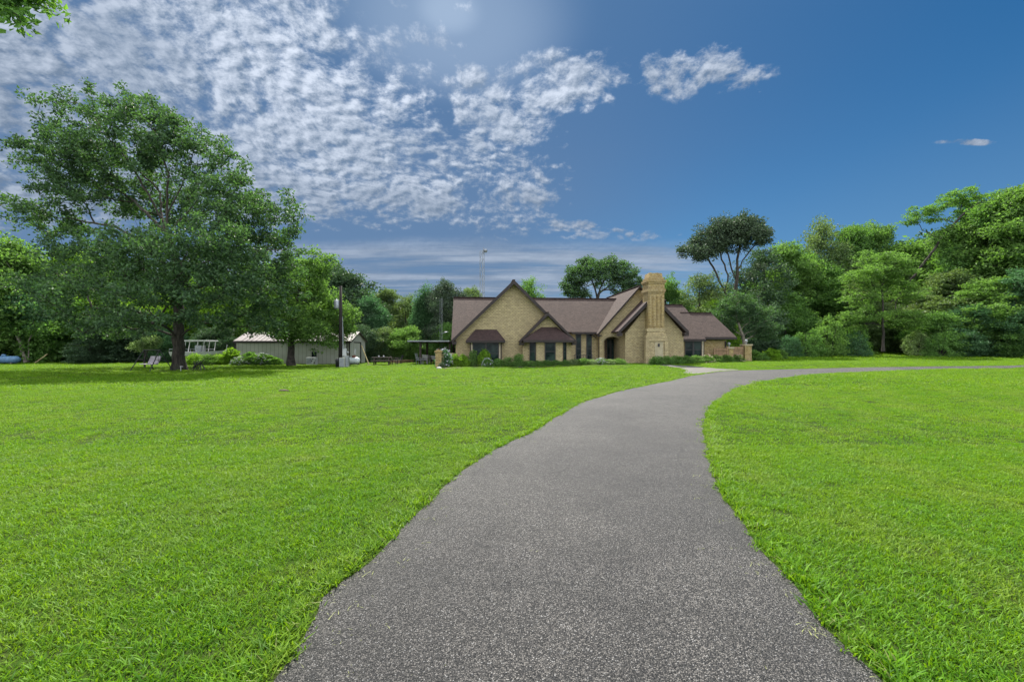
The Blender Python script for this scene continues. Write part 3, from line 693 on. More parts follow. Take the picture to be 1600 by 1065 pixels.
# dense back row of woods
lab = 'dark tree of the dense back row of the woods'
for k, (px, d, top) in enumerate([(-150,62,420),(-90,60,430),(-30,62,425),(30,62,425),(90,64,430),(150,64,430),(210,66,430),(270,66,432),(330,66,440),(390,68,440),(450,70,440),(505,70,435),(555,70,448),(600,72,476),(645,72,474),(685,72,468),(730,76,472),(775,80,480),
                                   (1060,80,470),(1105,82,462),(1150,84,452),(1195,84,440),(1240,86,425),(1290,86,410),(1340,88,400),(1390,88,392),(1445,88,375),(1500,88,365),(1560,86,345),(1620,84,330),(1690,84,320),(1760,84,320)]):
    wood_tree(px, d, top, 'skirt1' if k % 2 else 'skirt2', 'dark' if k % 3 else 'mid', lab, 1.25, 'bark_dark', 'back row of the woods')

# distinctive trees
def special(name, label, px, d, path, items, ntips, nper, rad, leaf, rb, mat, bark='bark_dark', seed=1, group=None, **kw):
    b = gx(px, d)
    if 'limbs' in kw: kw['limbs'] = [px_path(b, d, [(q[0], q[1], 0) for q in l]) for l in kw['limbs']]
    return tree(name, label, b, grow(seed, px_path(b, d, path), px_lobes(b, d, items, seed), ntips, nper, rad, leaf, rb, **kw), M[bark], M[mat], group=group)
special('pine_tree', 'tall dark tree with a bare forked trunk and flat topped crown behind the right wing', 1152, 62,
        [(1150,548,0),(1149,520,0),(1148,490,0)],
        [(1150,358,34,20,0,1.3),(1175,365,28,16),(1115,372,32,17,0,1.2),(1085,388,24,14,0,1.2),(1130,352,24,12),(1192,372,14,10),(1165,352,22,12),(1100,395,26,10),(1140,385,36,8,0,.5),(1185,420,16,10,0,.3),(1168,425,15,15,0,.15)],
        520, 26, .62, .28, .30, 'grey', 'bark', 31, alpha=.22, up=.3, tipr=.014, flat=.6, spike=.2,
        limbs=[[(1149,478),(1151,440),(1152,405),(1158,375)],[(1148,485),(1132,455),(1118,425),(1105,402)],[(1132,455),(1138,430),(1128,405),(1122,385)],[(1151,440),(1140,410),(1135,390)],[(1151,425),(1165,400),(1180,382)]])
special('spreading_tree', 'broad airy green tree with spreading limbs behind the middle of the house roof', 932, 62,
        [(932,548,0),(931,500,0),(931,475,0)],
        [(905,430,24,16),(890,445,16,14),(925,418,26,12),(955,415,24,12),(975,428,22,16),(990,440,14,12),(940,435,30,12,0,.5),(900,455,20,10),(970,450,18,12),(915,410,14,8),(995,450,10,8)],
        420, 24, .5, .26, .26, 'oak', 'bark', 32, alpha=.25, up=.3, tipr=.013, spike=.25, limbs=[[(931,475),(915,455),(900,435)],[(931,478),(938,450),(948,428)],[(931,470),(926,440),(922,420)],[(935,462),(955,445),(978,432)]])
special('garden_tree', 'small rounded garden tree with a slanting pale trunk beside the brick gate pillars', 1166, 50,
        [(1167,552,0),(1163,535,0),(1157,515,0),(1150,495,0),(1148,480,0)],
        [(1140,490,26,18),(1120,500,18,16),(1165,485,26,16),(1190,500,22,20),(1205,515,16,16),(1135,512,20,10),(1150,468,26,12),(1195,522,14,10)],
        270, 30, .5, .2, .17, 'oak', 'bark_pale', 33, alpha=.35, tipr=.014)
special('slim_tree', 'slim straight trunk with pale drooping layered leaves at the edge of the right woods', 1380, 57.5,
        [(1380,549,0),(1380,520,0),(1379,490,0),(1378,460,0),(1380,430,0),(1383,405,0)],
        [(1360,430,38,14),(1395,420,36,16),(1350,460,34,14),(1410,455,34,16),(1345,490,32,14,0,.9),(1400,495,30,14,0,.8),(1375,405,34,12),(1330,505,16,10,0,.7),(1420,500,26,16)],
        300, 40, .8, .24, .13, 'fresh', 'bark_dark', 34, flat=.22, lup=1.5, tipr=.014)
special('leaning_tree', 'long dark leaning trunk with an open layered crown atop the right woods', 1378, 68,
        [(1378,549,5),(1395,500,4),(1414,450,0),(1436,400,-2),(1458,368,-2),(1490,335,-2),(1510,322,-2)],
        [(1475,318,22,9),(1500,308,26,9),(1440,330,18,8),(1425,345,14,7,0,.7),(1530,315,28,12),(1460,340,14,7,0,.5),(1520,335,24,12),(1490,345,20,8,0,.5),(1550,330,26,14)],
        260, 26, .6, .28, .15, 'mid', 'bark_dark', 35, flat=.3, lup=1., alpha=.2, tipr=.012, flare=.2, spike=.2, limbs=[[(1450,380),(1440,360),(1432,345)],[(1470,358),(1468,340),(1460,325)]])
special('vine_tree', 'narrow dark tree column draped in vines behind the carport', 665, 57,
        [(665,548,0),(665,500,0),(664,465,0)],
        [(660,468,13,12),(668,485,17,16),(662,505,17,18),(672,525,16,14),(655,490,13,18),(678,500,13,18),(664,456,9,7)],
        260, 46, .6, .2, .3, 'teal', 'bark_dark', 36, flat=1.2, droop=.9)
special('pale_trunk_tree', 'two pale slanting trunks under dark boughs beside the blue tank', 40, 47,
        [(42,566,0),(34,545,0),(28,525,0),(24,500,0)],
        [(20,490,40,18),(-10,480,40,25),(50,480,40,20),(20,455,45,20),(60,505,22,8,0,.5)], 220, 40, .7, .24, .16, 'teal', 'bark_pale', 37, alpha=.3, limbs=[[(42,564),(46,545),(50,522),(54,500)]])
# the near tree whose branch hangs into the top left corner
nb = Vector((-13.5, 4.5, tz(-13.5, 4.5)))
lb = [(0, 0, 8.5, 2.6, 2.6, 1.6, 1), (-2, -1, 7.5, 2.2, 2.2, 1.5, 1), (1.5, 1.5, 8.2, 1.8, 1.8, 1.1, 1), (0, 2, 9.5, 1.8, 1.8, 1.2, 1), (3.0, 1.6, 8.2, 1.2, 1.0, .6, .8)]
for px, py, dd, rpx in [(8,3,7.2,16),(20,8,7.2,12),(40,14,7.3,9),(47,22,7.3,7),(25,25,7.1,7),(35,38,7.1,7),(44,48,7.1,6),(72,12,7.5,6),(84,19,7.5,3),(62,3,7.5,5),(0,-20,7.2,30),(40,-25,7.4,30)]:
    p = at(px, py, dd) - nb; s = rpx * dd / F; lb.append((p.x, p.y, p.z, s, s, s * .6, 30.))
tree('overhanging_tree', 'leafy twigs of a near tree hanging into the top left corner of the sky', nb,
     grow(41, [(0, 0, 0), (.1, .1, 2.5), (.2, .2, 5), (.3, .4, 7)], lb, 330, 17, .17, .105, .2, step=.3, alpha=.2, up=.1, flat=.7, tipr=.006, fill=1), M['bark'], M['mid'])
print('trees done')

# ------------------------------------------------------------------ shrubs
def T_bush(seed, n=60, leaf=.09, flat=.8, up=.6):
    r = np.random.RandomState(seed); d = r.randn(n, 3); d /= np.linalg.norm(d, axis=1)[:, None]; d[:, 2] = np.abs(d[:, 2])
    c = d * (.45 + .5 * r.rand(n) ** .5)[:, None] * [.5, .45, .85]; c[:, 2] += .06
    return leaf_mesh('foliage', r, c, 45, .17, leaf, flat, .1, .5, up=up)
def T_stems(seed, n=26):
    mb = MB(); r = random.Random(seed)
    for i in range(9):
        a = r.uniform(0, 6.28); mb.tube((0, 0, -.03), (math.cos(a) * .3, math.sin(a) * .28, r.uniform(.4, .7)), .018, .006, 4)
    return mb
BU = [T_bush(201), T_bush(202, leaf=.12, up=.2), T_bush(203, n=75, leaf=.07), T_bush(204, leaf=.14, flat=.5)]
ST = []
for s in (1, 2):
    mb = T_stems(s); me = bpy.data.meshes.new('stems'); me.from_pydata(mb.v, [], mb.f); me.materials.append(M['bark_dark']); ST.append(me)
def T_flowers(seed, n=60):
    r = np.random.RandomState(seed); d = r.randn(n, 3); d /= np.linalg.norm(d, axis=1)[:, None]; d[:, 2] = np.abs(d[:, 2])
    return leaf_mesh('blossoms', r, d * [.55, .5, .92] + [0, 0, .07], 5, .035, .06, 1, 0, .9)
FL = T_flowers(9); FL.materials.append(M['flower']); FP = T_flowers(10, 35); FP.materials.append(M['pink'])
def shrub(name, label, x, y, w, h, tpl, leaf, group, flowers=None, cat='shrub'):
    t = thing(name, label, cat, (x, y, tz(x, y)), rr.uniform(0, 6.28), group); t.scale = (w, w, h)
    me = BU[tpl]
    if not me.materials: me.materials.append(M['mid'])
    o = bpy.data.objects.new('foliage', me); COL.objects.link(o); o.parent = t
    o.material_slots[0].link = 'OBJECT'; o.material_slots[0].material = M[leaf]
    s = bpy.data.objects.new('stems', ST[tpl % 2]); COL.objects.link(s); s.parent = t
    if flowers:
        f = bpy.data.objects.new('blossoms', flowers); COL.objects.link(f); f.parent = t
    return t
def px_shrub(name, label, px, top, base, wpx, tpl, leaf, group, flowers=None, cat='shrub'):
    g = gnd(px, base); d = g.y + .2; h = (EYE + (HZ - top) * d / F) - tz(g.x, d)
    return shrub(name, label, (px - 800) * d / F, d, wpx * d / F * 1.3, h * 1.3, tpl, leaf, group, flowers, cat)

# ------------------------------------------------------------------ the brick house
TH5 = R(5); O = Vector((0.17, 40.0)); EX = Vector((math.cos(TH5), math.sin(TH5))); EY = Vector((-math.sin(TH5), math.cos(TH5)))
def hp(px, py, t):
    r = Vector(((px - 800) / F, 1)); s = (t + O.dot(EY)) / r.dot(EY); P = r * s - O
    return P.dot(EX), EYE + (HZ - py) / F * s
def hx(px, t): return hp(px, 0, t)[0]
def hz(px, py, t): return hp(px, py, t)[1]
def hw(x, t): p = O + EX * x + EY * t; return p
house = thing('brick_house', 'long tan brick house with steep brown shingle gables and a tall chimney', 'house', (O.x, O.y, 0), TH5)
def P_(mb, name, mat, parent=None, **k): return mb.build(name, M[mat], parent or house, **k)
ZB = -.3
def gable_wall(x0, x1, ze, xa, za, t0, t1):
    return MB().prism([(x0, ZB), (x1, ZB), (x1, ze), (xa, za), (x0, ze)], t0, t1)
def gable_roof(nm, x0, z0, xa, za, x1, z1, t0, t1, mat='shingle', th=.14, barge=.26):
    """two slabs along depth with barge boards in front"""
    e = .06
    r = MB(); r.slab([(x0, t0, z0), (xa, t0, za), (xa, t1, za), (x0, t1, z0)], th); r.slab([(xa, t0, za), (x1, t0, z1), (x1, t1, z1), (xa, t1, za)], th)
    ro = P_(r, nm, mat)
    for (xe, ze) in ((x0, z0), (x1, z1)):
        b = MB(); dx, dz = xa - xe, za - ze; L = math.hypot(dx, dz); nxn, nzn = -dz / L, dx / L
        if nzn > 0: nxn, nzn = -nxn, -nzn
        pts = [(xe, ze + .02), (xa, za + .02), (xa, za + .02 - barge * L / abs(dx)), (xe + 0 * nxn, ze - barge)]
        if dx < 0: pts = pts[::-1]
        pts = pts[::-1]
        b.prism(pts, t0 - .07, t0 + .02)
        # eave end block and soffit
        sx = .38 if xe < xa else -.38
        b.box(min(xe, xe + sx), max(xe, xe + sx), t0 - .04, t0 + .55, ze - barge - .12, ze - .13)
        P_(b, 'bargeboard', 'trim', ro)
    rc = MB(); rc.bar((xa, t0, za + .03), (xa, t1, za + .03), .24, .05); P_(rc, 'ridge_cap', 'shingle_dark', ro)
    return ro
# --- left big gable
xL, _ = hp(712, 0, 0); xa, za = hp(803, 441, 0); xr = 2 * xa - xL
eaveL = hp(706, 531, -.5); apexR = hp(803, 437.5, -.5)
ze0 = 2.28
P_(gable_wall(xL, xr, 2.55, xa, za - .1, 0, 7.5), 'gable_wall', 'brick')
gable_roof('roof', eaveL[0], eaveL[1], apexR[0], apexR[1], 2 * apexR[0] - eaveL[0], eaveL[1], -.5, 11.5)
# --- small gable to its right with an angled bay
t1 = -.7; sx0, sx1 = hx(817, t1), hx(893, t1); sa = hp(856, 494, t1)
P_(gable_wall(sx0, sx1, 2.2, sa[0], sa[1], t1, 0), 'small_gable_wall', 'brick')
se0 = hp(812, 533, t1 - .45); sap = hp(856, 488, t1 - .45); se1 = hp(901, 533, t1 - .45)
gable_roof('small_gable_roof', se0[0], se0[1], sap[0], sap[1], se1[0], se1[1], t1 - .45, 4.0, 'shingle_dark', .1, .2)
tb = t1 - .62; bx0, bx1 = hx(839, tb), hx(878, tb); zt = hz(858, 533, tb)
bay = MB().vprism([(sx0 + .1, t1 + .05), (bx0, tb), (bx1, tb), (sx1 - .1, t1 + .05)], ZB, zt)
bayo = P_(bay, 'bay_wall', 'brick')
def hip_awning(nm, xa0, xa1, xt0, xt1, zb, ztop, tf, tw, mat='shingle_dark'):
    a = MB(); A = (xa0, tf, zb); B = (xa1, tf, zb); C = (xt1, tw, ztop); D = (xt0, tw, ztop)
    a.slab([A, B, C, D], .06); a.slab([(xa0, tw, zb), A, D], .05); a.slab([B, (xa1, tw, zb), C], .05)
    o = P_(a, nm, mat); f = MB(); f.box(xa0, xa1, tf - .04, tf, zb - .2, zb); f.box(xa0, xa0 + .04, tf, tw, zb - .2, zb); f.box(xa1 - .04, xa1, tf, tw, zb - .2, zb)
    f.box(xa0 + .04, xa1 - .04, tf, tw, zb - .14, zb - .1); P_(f, 'fascia', 'trim', o); return o
ta = tb - .35
hip_awning('bay_roof', hx(818, ta), hx(897, ta), hx(846, t1 - .02), hx(870, t1 - .02), hz(858, 531, ta), hz(858, 511, t1), ta, t1 - .02)
def window(x0, x1, z0, z1, t, dirx=None, rails=(.5,), mull=(), fw=.07, parent=None):
    """frame proud of the wall with panes behind; dirx = (p0,p1) in plan when the wall is angled"""
    W_ = x1 - x0
    def tr(mb):
        if dirx is None: return mb
        p0, p1 = dirx; L = math.hypot(p1[0] - p0[0], p1[1] - p0[1]); ux, uy = (p1[0] - p0[0]) / L, (p1[1] - p0[1]) / L
        mb.v = [(p0[0] + ux * (x) - uy * (y) * 1, p0[1] + uy * (x) + ux * (y), z) for x, y, z in mb.v]; return mb
    f = MB(); f.box(x0, x1, t - .06, t + .02, z1 - fw, z1); f.box(x0, x1, t - .08, t + .02, z0, z0 + fw)
    f.box(x0, x0 + fw, t - .06, t + .02, z0 + fw, z1 - fw); f.box(x1 - fw, x1, t - .06, t + .02, z0 + fw, z1 - fw)
    for r_ in rails: zz = z0 + (z1 - z0) * r_; f.box(x0 + fw, x1 - fw, t - .045, t + .01, zz - .03, zz + .03)
    for m_ in mull: xx = x0 + W_ * m_; f.box(xx - .09, xx + .09, t - .055, t + .015, z0 + fw, z1 - fw)
    fo = P_(tr(f), 'window', 'frame', parent)
    g_ = MB(); g_.box(x0 + .02, x1 - .02, t - .03, t + .005, z0 + .03, z1 - .03); P_(tr(g_), 'pane', 'glass', fo)
    c_ = MB(); return fo
wz0, wz1 = hz(858, 564, tb), hz(858, 534, tb)
window(hx(851, tb), hx(868, tb), wz0, wz1, tb - .003)
for pa, pb_, w0, w1 in (((sx0 + .1, t1 + .05), (bx0, tb), .45, .80), ((bx1, tb), (sx1 - .1, t1 + .05), .12, .48)):
    L = math.hypot(pb_[0] - pa[0], pb_[1] - pa[1]); window(L * w0, L * w1 if w0 < .4 else L * w1 + .15, wz0, wz1, -.003, dirx=(pa, pb_))
# --- box window with hip awning on the big gable
tw = -.38; x0, x1 = hx(736, tw), hx(782, tw); z1 = hz(760, 533, tw)
bxw = MB(); bxw.box(x0, x1, tw + .1, .0, ZB, .35); bxw.box(x0, x0 + .12, tw, 0, .35, z1); bxw.box(x1 - .12, x1, tw, 0, .35, z1); P_(bxw, 'window_surround', 'cream')
window(x0 + .14, x1 - .14, .35, z1, tw + .06, mull=(.5,), rails=(.42,))
for xe_ in (x0 - .06, x1 + .06): P_(MB().bar((xe_, tw - .02, ZB), (xe_, tw - .02, z1), .08), 'window_edge', 'trim')
ta = -.85
hip_awning('window_awning', hx(728, ta), hx(789.5, ta), hx(743, -.02), hx(776, -.02), hz(760, 531.5, ta), hz(760, 514.5, 0), ta, -.02)
# --- recessed main wall and main roof
tm = 3.5; mx0 = hx(712, 0) + .25; mx1 = hx(1060, 4.6)
me_z = hz(910, 518.5, 3.05)
P_(MB().box(mx0 + 5.0, hx(945, tm), tm, 4.8, ZB, me_z - .12), 'main_wall', 'brick')
P_(MB().box(mx0, mx1, 4.8, 11.5, ZB, me_z - .1), 'rear_wall', 'brick')
pit = .80; tr_ = 3.05; zr = me_z; 
rt = 7.6; zrid = me_z + pit * (rt - tr_)
mrx0 = hx(705, 2.0); 
mr = MB()
ez = 2.30; et = tr_ - (me_z - ez) / pit
mr.slab([(mrx0, et, ez), (xa, et, ez), (xa, rt, zrid), (mrx0, rt, zrid)], .14)
mr.slab([(xa + .01, tr_, me_z), (hx(948, tr_), tr_, me_z), (hx(990, rt), rt, zrid), (xa + .01, rt, zrid)], .14)
mr.slab([(mrx0, rt, zrid), (mx1, rt, zrid), (mx1, 12.2, me_z - .2), (mrx0, 12.2, me_z - .2)], .14)
mro = P_(mr, 'main_roof', 'shingle')
b = MB(); b.bar((mrx0, rt, zrid + .03), (hx(985, rt), rt, zrid + .03), .24, .06); P_(b, 'ridge_cap', 'shingle_dark', mro)
b = MB(); b.box(hx(893, tr_), hx(936, tr_), tr_ - .1, tr_ - .01, me_z - .2, me_z - .02); P_(b, 'gutter', 'trim', mro)
b = MB(); b.prism([(tr_, 0), (0, 0), (0, 1)], 0, 1) if False else None
# left gable end under the main roof
ge = MB(); xg = mx0 + .02
ge.add([(xg, et + .3, ZB), (xg, 11.4, ZB), (xg, 11.4, me_z - .3), (xg, rt, zrid - .2), (xg, et + .3, ez - .05)] + [(xg + .25, et + .3, ZB), (xg + .25, 11.4, ZB), (xg + .25, 11.4, me_z - .3), (xg + .25, rt, zrid - .2), (xg + .25, et + .3, ez - .05)],
       [(0, 4, 3, 2, 1), (5, 6, 7, 8, 9), (0, 1, 6, 5), (1, 2, 7, 6), (2, 3, 8, 7), (3, 4, 9, 8), (4, 0, 5, 9)])
P_(ge, 'end_wall', 'brick')
window(hx(899.5, tm), hx(908, tm), .35, hz(905, 521, tm), tm - .003, rails=(.45,))
window(hx(916, tm), hx(924.5, tm), .35, hz(920, 521, tm), tm - .003, rails=(.45,))
b = MB(); xx, zz = hp(932, 522, 3.0); 
b.bar((xx - .5, 3.1, zz + .05), (xx, 3.1, zz - .35), .09); b.bar((xx + .25, 2.95, ZB), (xx + .25, 2.95, zz), .13); P_(b, 'downspout', 'trim')
# --- right gable with the arched entry
tR = 2.6
rx0 = hx(937, tR); ra = hp(1000, 450, tR); rx1 = 2 * ra[0] - rx0; rze = hz(937, 520, tR)
dx0, dx1 = hx(943, tR), hx(969.5, tR); dzs = hz(955, 535, tR); dzt = hz(955, 526, tR); gz0 = .1
w = MB(); th = .35
xc, hwid = (dx0 + dx1) / 2, (dx1 - dx0) / 2
arc = [(xc - hwid * math.cos(a), dzs + (dzt - dzs) * math.sin(a)) for a in np.linspace(0, math.pi, 13)]
w.box(rx0, dx0, tR, tR + th, ZB, dzs)
slope = (ra[1] - rze) / (ra[0] - rx0)
def rz_at(x): return rze + slope * (x - rx0) if x < ra[0] else rze + slope * (rx1 - x)
for (xA, zA), (xB, zB) in zip(arc[:-1], arc[1:]):
    w.prism([(xA, zA), (xB, zB), (xB, rz_at(xB)), (xA, rz_at(xA))], tR, tR + th)
w.prism([(rx0, dzs), (dx0, dzs), (dx0, rz_at(dx0)), (rx0, rze)], tR, tR + th)
w.prism([(dx1, ZB), (rx1, ZB), (rx1, rze), (ra[0], ra[1]), (dx1, rz_at(dx1))], tR, tR + 1.9)
w.prism([(rx0, ZB), (rx0 + .3, ZB), (rx0 + .3, rz_at(rx0 + .3) - .02), (rx0, rze - .02)], tR + th, tR + 1.9)
w.prism([(rx0, ZB), (rx1, ZB), (rx1, rze), (ra[0], ra[1]), (rx0, rze)], tR + 1.9, 12.5)
P_(w, 'entry_gable_wall', 'brick')
# arch surround, a soldier course
a_ = MB()
for k, an in enumerate(np.linspace(0, math.pi, 17)):
    x_, z_ = xc - hwid * 1.0 * math.cos(an), dzs + (dzt - dzs) * math.sin(an); nx_, nz_ = -math.cos(an), math.sin(an) * 1.2
    l = math.hypot(nx_, nz_); nx_, nz_ = nx_ / l, nz_ / l; a_.bar((x_ + nx_ * .02, tR - .012, z_ + nz_ * .02), (x_ + nx_ * .27, tR - .012, z_ + nz_ * .27), .14, .06)
P_(a_, 'arch', 'brick_pale')
d_ = MB(); td = tR + 1.75; d_.box(dx0 + .3, xc - .05, td, td + .12, gz0 + .1, 2.3)
do = P_(d_, 'door', 'door_brown', bevel=.01); k_ = MB(); k_.lathe([(0, -.03), (.035, -.02), (.035, .02), (0, .03)], c=(xc - .2, td - .05, 1.15), n=10); P_(k_, 'handle', 'steel', do)
window(xc + .02, dx1 - .05, gz0 + .1, 2.45, td, rails=(.3, .8), mull=(.5,))
sr = MB(); sr.box(dx0 - .0, dx0 + .02, tR + .36, td, ZB, dzs); sr.box(dx0 + .02, dx0 + .3, td - .2, td + .1, gz0, 2.5); P_(sr, 'entry_lining', 'door_brown')
pl_ = MB(); pl_.lathe([(0, -.1), (.08, -.08), (.1, .05), (.03, .12), (0, .13)], c=(dx0 + .35, tR + .9, 2.45), n=12); P_(pl_, 'porch_lamp', 'white')
fl_ = MB(); fl_.box(dx0 - .1, dx1 + .2, tR - .4, td + .2, ZB, gz0 + .06); P_(fl_, 'porch_floor', 'concrete')
re0 = hp(934, 521, tR - .3); rap = hp(1000, 446.5, tR - .3); rre = (2 * rap[0] - re0[0], re0[1])
gable_roof('entry_gable_roof', re0[0], re0[1], rap[0], rap[1], rre[0], rre[1], tR - .3, 13, barge=.12)
# --- chimney gable
tC = .9; cx0, cx1 = hx(977, tC), hx(1068, tC); ca = hp(1021, 466, tC); cze = hz(1021, 521, tC)
P_(gable_wall(cx0, cx1, cze, ca[0], ca[1], tC, 6.5), 'chimney_gable_wall', 'brick')
ce0 = hp(966, 517.5, tC - .5); cap_ = hp(1021, 460.5, tC - .5); ce1 = hp(1076, 517.5, tC - .5)
gable_roof('chimney_gable_roof', ce0[0], ce0[1], cap_[0], cap_[1], ce1[0], ce1[1], tC - .5, 6.8, 'shingle_dark', barge=.3)
# chimney
tc = .05; c0, c1 = hx(1013, tc), hx(1038, tc); ztop = hz(1026, 434, tc); xm = (c0 + c1) / 2; hw_ = (c1 - c0) / 2
zmid = hz(1026, 513, tc); zs = hz(1026, 520, tc)
ch = MB(); dep = 1.35
ch.box(c0, c1, tc, tc + dep, zmid, hz(1026, 458, tc))
for k in range(4):
    xx = c0 + (c1 - c0) * (k + .5) / 4; ch.box(xx - .11, xx + .11, tc - .07, tc, zmid + .15, hz(1026, 462, tc))
za_, zb_, zc_ = hz(1026, 458, tc), hz(1026, 452, tc), hz(1026, 438, tc)
ch.box(c0 - .04, c1 + .04, tc - .05, tc + dep + .04, za_, za_ + .14)
ch.box(c0 - .09, c1 + .09, tc - .10, tc + dep + .09, za_ + .14, zb_ + .05)
ch.box(c0 - .01, c1 + .01, tc - .02, tc + dep + .01, zb_ + .05, zc_ - .28)
ch.box(c0 - .07, c1 + .07, tc - .08, tc + dep + .06, zc_ - .28, zc_ - .14); ch.box(c0 - .13, c1 + .15, tc - .14, tc + dep + .12, zc_ - .14, zc_ + .03)
ch.box(c0 + .0, c1 - .0, tc - .0, tc + dep + .0, zc_ + .03, zc_ + .24)
cho = P_(ch, 'chimney', 'brick_gold')
ct = MB(); zt2 = hz(1026, 426, tc); q0 = zc_ + .22
ct.add([(c0 + .09, tc + .09, q0), (c1 - .09, tc + .09, q0), (c1 - .09, tc + dep - .09, q0), (c0 + .09, tc + dep - .09, q0), (c0 + .16, tc + .16, zt2), (c1 - .16, tc + .16, zt2), (c1 - .16, tc + dep - .16, zt2), (c0 + .16, tc + dep - .16, zt2)],
       [(0, 3, 2, 1), (4, 5, 6, 7), (0, 1, 5, 4), (1, 2, 6, 5), (2, 3, 7, 6), (3, 0, 4, 7)])
P_(ct, 'chimney_cap', 'brick_gold', cho)
for k in (-.3, .3):
    f_ = MB(); f_.lathe([(.16, 0), (.17, .22), (.13, .22), (.12, 0)], c=(xm + k, tc + dep / 2, zt2 - .14), n=14); P_(f_, 'flue', 'brick_gold', cho)
cb = MB(); l0, l1 = hx(1010, tc - .35), hx(1043, tc - .35); tl = tc - .3
cb.box(l0, l1, tl, tc + .2, ZB, zs - .35)
for k, (e, zz) in enumerate(((.0, .0), (.09, .13), (.18, .26), (.27, .38))):
    cb.box(l0 + e, l1 - e, tl + e * .9, tc + .2, zs - .35 + zz, zs - .35 + zz + .13)
cb.box(l0 + .15, l1 - .1, tl + .2, tc + .3, zs + .1, zmid + .02)
cb.box(l0 - .06, l0 + .25, tl - .07, tl, ZB, zs - .75); cb.box(l1 - .25, l1 + .06, tl - .07, tl, ZB, zs - .75); cb.box(l0 - .06, l1 + .06, tl - .07, tl + .02, zs - .75, zs - .6)
P_(cb, 'chimney_base', 'brick', cho, bevel=.01)
px0, px1 = hx(1023, tl), hx(1036, tl)
pn = MB().box(px0, px1, tl - .03, tl, hz(1030, 562, tl), hz(1030, 534, tl)); pno = P_(pn, 'brick_panel', 'brick_pale', cho)
vt = MB(); xv, zv = hp(1029, 539, tl); vt.box(xv - .09, xv + .09, tl - .05, tl - .028, zv - .14, zv + .14); P_(vt, 'vent', 'frame', pno)
# --- right wing
tD = 3.2; zE = hz(1085, 529.5, tD - .5)
dxa, dxb, dxc = hx(1060, tD), hx(1099, tD), hx(1135, tD + .4)
P_(MB().box(dxa, dxb, tD, 11, ZB, zE - .1), 'wing_wall', 'brick')
P_(MB().box(dxb + .003, dxc, tD + .4, 10, ZB, zE - .1), 'end_wing_wall', 'brick_gold')
def hip_roof(nm, x0, x1, t0, t1, ze, zr_, xr, mat='shingle'):
    tm_ = (t0 + t1) / 2; r = MB()
    r.slab([(x0, t0, ze), (x1, t0, ze), (xr, tm_, zr_), (x0, tm_, zr_)], .12); r.slab([(x1, t0, ze), (x1, t1, ze), (xr, tm_, zr_)], .12)
    r.slab([(x0, tm_, zr_), (xr, tm_, zr_), (x1, t1, ze), (x0, t1, ze)], .12); o = P_(r, nm, mat)
    f = MB(); f.box(x0, x1, t0 - .05, t0 + .04, ze - .22, ze - .02); f.box(x1 - .04, x1 + .05, t0, t1, ze - .22, ze - .02); f.box(x0, x1 - .04, t0 + .04, t0 + .6, ze - .2, ze - .17); P_(f, 'fascia', 'trim', o)
    c = MB(); c.bar((x0, tm_, zr_ + .03), (xr, tm_, zr_ + .03), .26, .07); P_(c, 'ridge_cap', 'shingle_dark' if False else 'shingle', o); return o
def ridge_t(px, py, t0, ze, pitch):   # where the front slope reaches the pixel row
    for t in np.linspace(t0 + .5, t0 + 12, 400):
        if ze + pitch * (t - t0) >= hz(px, py, t): return t
    return t0 + 5
t0 = tD - .5; trd = ridge_t(1053, 476.5, t0, zE, .8); zrd = zE + .8 * (trd - t0)
WING = 1
t0b = tD - .15; zE2 = hz(1125, 526.5, t0b); tr2 = ridge_t(1098, 489, t0b, zE2, .8); zr2 = zE2 + .8 * (tr2 - t0b)
xB = hx(1103, t0); tC2 = t0 + (zr2 + .25 - zE) / .8; xr1 = hx(1066, trd); xw0 = hx(1035, t0)
r_ = MB(); r_.slab([(xw0, t0, zE), (xB, t0, zE), (xB, tC2, zr2 + .25), (xr1, trd, zrd), (xw0, trd, zrd)], .12)
r_.slab([(xB, tC2, zr2 + .25), (xB, 2 * trd - tC2, zr2 + .25), (xr1, trd, zrd)], .12); r_.slab([(xw0, trd, zrd), (xr1, trd, zrd), (xB, 2 * trd - tC2, zr2 + .25), (xB, 2 * trd - t0, zE), (xw0, 2 * trd - t0, zE)], .12)
wr_ = P_(r_, 'wing_roof', 'shingle'); f = MB(); f.box(xw0, xB, t0 - .05, t0 + .04, zE - .22, zE - .02); P_(f, 'fascia', 'trim', wr_)
c_ = MB(); c_.bar((xw0, trd, zrd + .03), (xr1, trd, zrd + .03), .26, .07); P_(c_, 'ridge_cap', 'shingle_dark', wr_)
hip_roof('end_wing_roof', hx(1085, t0b), hx(1151, t0b), t0b, 2 * tr2 - t0b, zE2, zr2, hx(1111, tr2))
window(hx(1070, tD), hx(1096, tD), hz(1085, 557, tD), hz(1085, 531, tD), tD - .003, mull=(.5,), rails=(.42,))
b = MB(); b.box(hx(1097, tD), hx(1099, tD), tD - .03, tD, ZB, zE - .2); P_(b, 'corner_trim', 'cream')
P_(MB().bar((hx(1101.5, tD), tD + .3, ZB), (hx(1101.5, tD), tD + .3, zE - .2), .13), 'downspout', 'trim'); b = MB(); b.bar((hx(1134, tD + .3), tD + .33, 1.6), (hx(1134, tD + .3), tD + .33, zE - .2), .12); P_(b, 'downspout', 'trim')

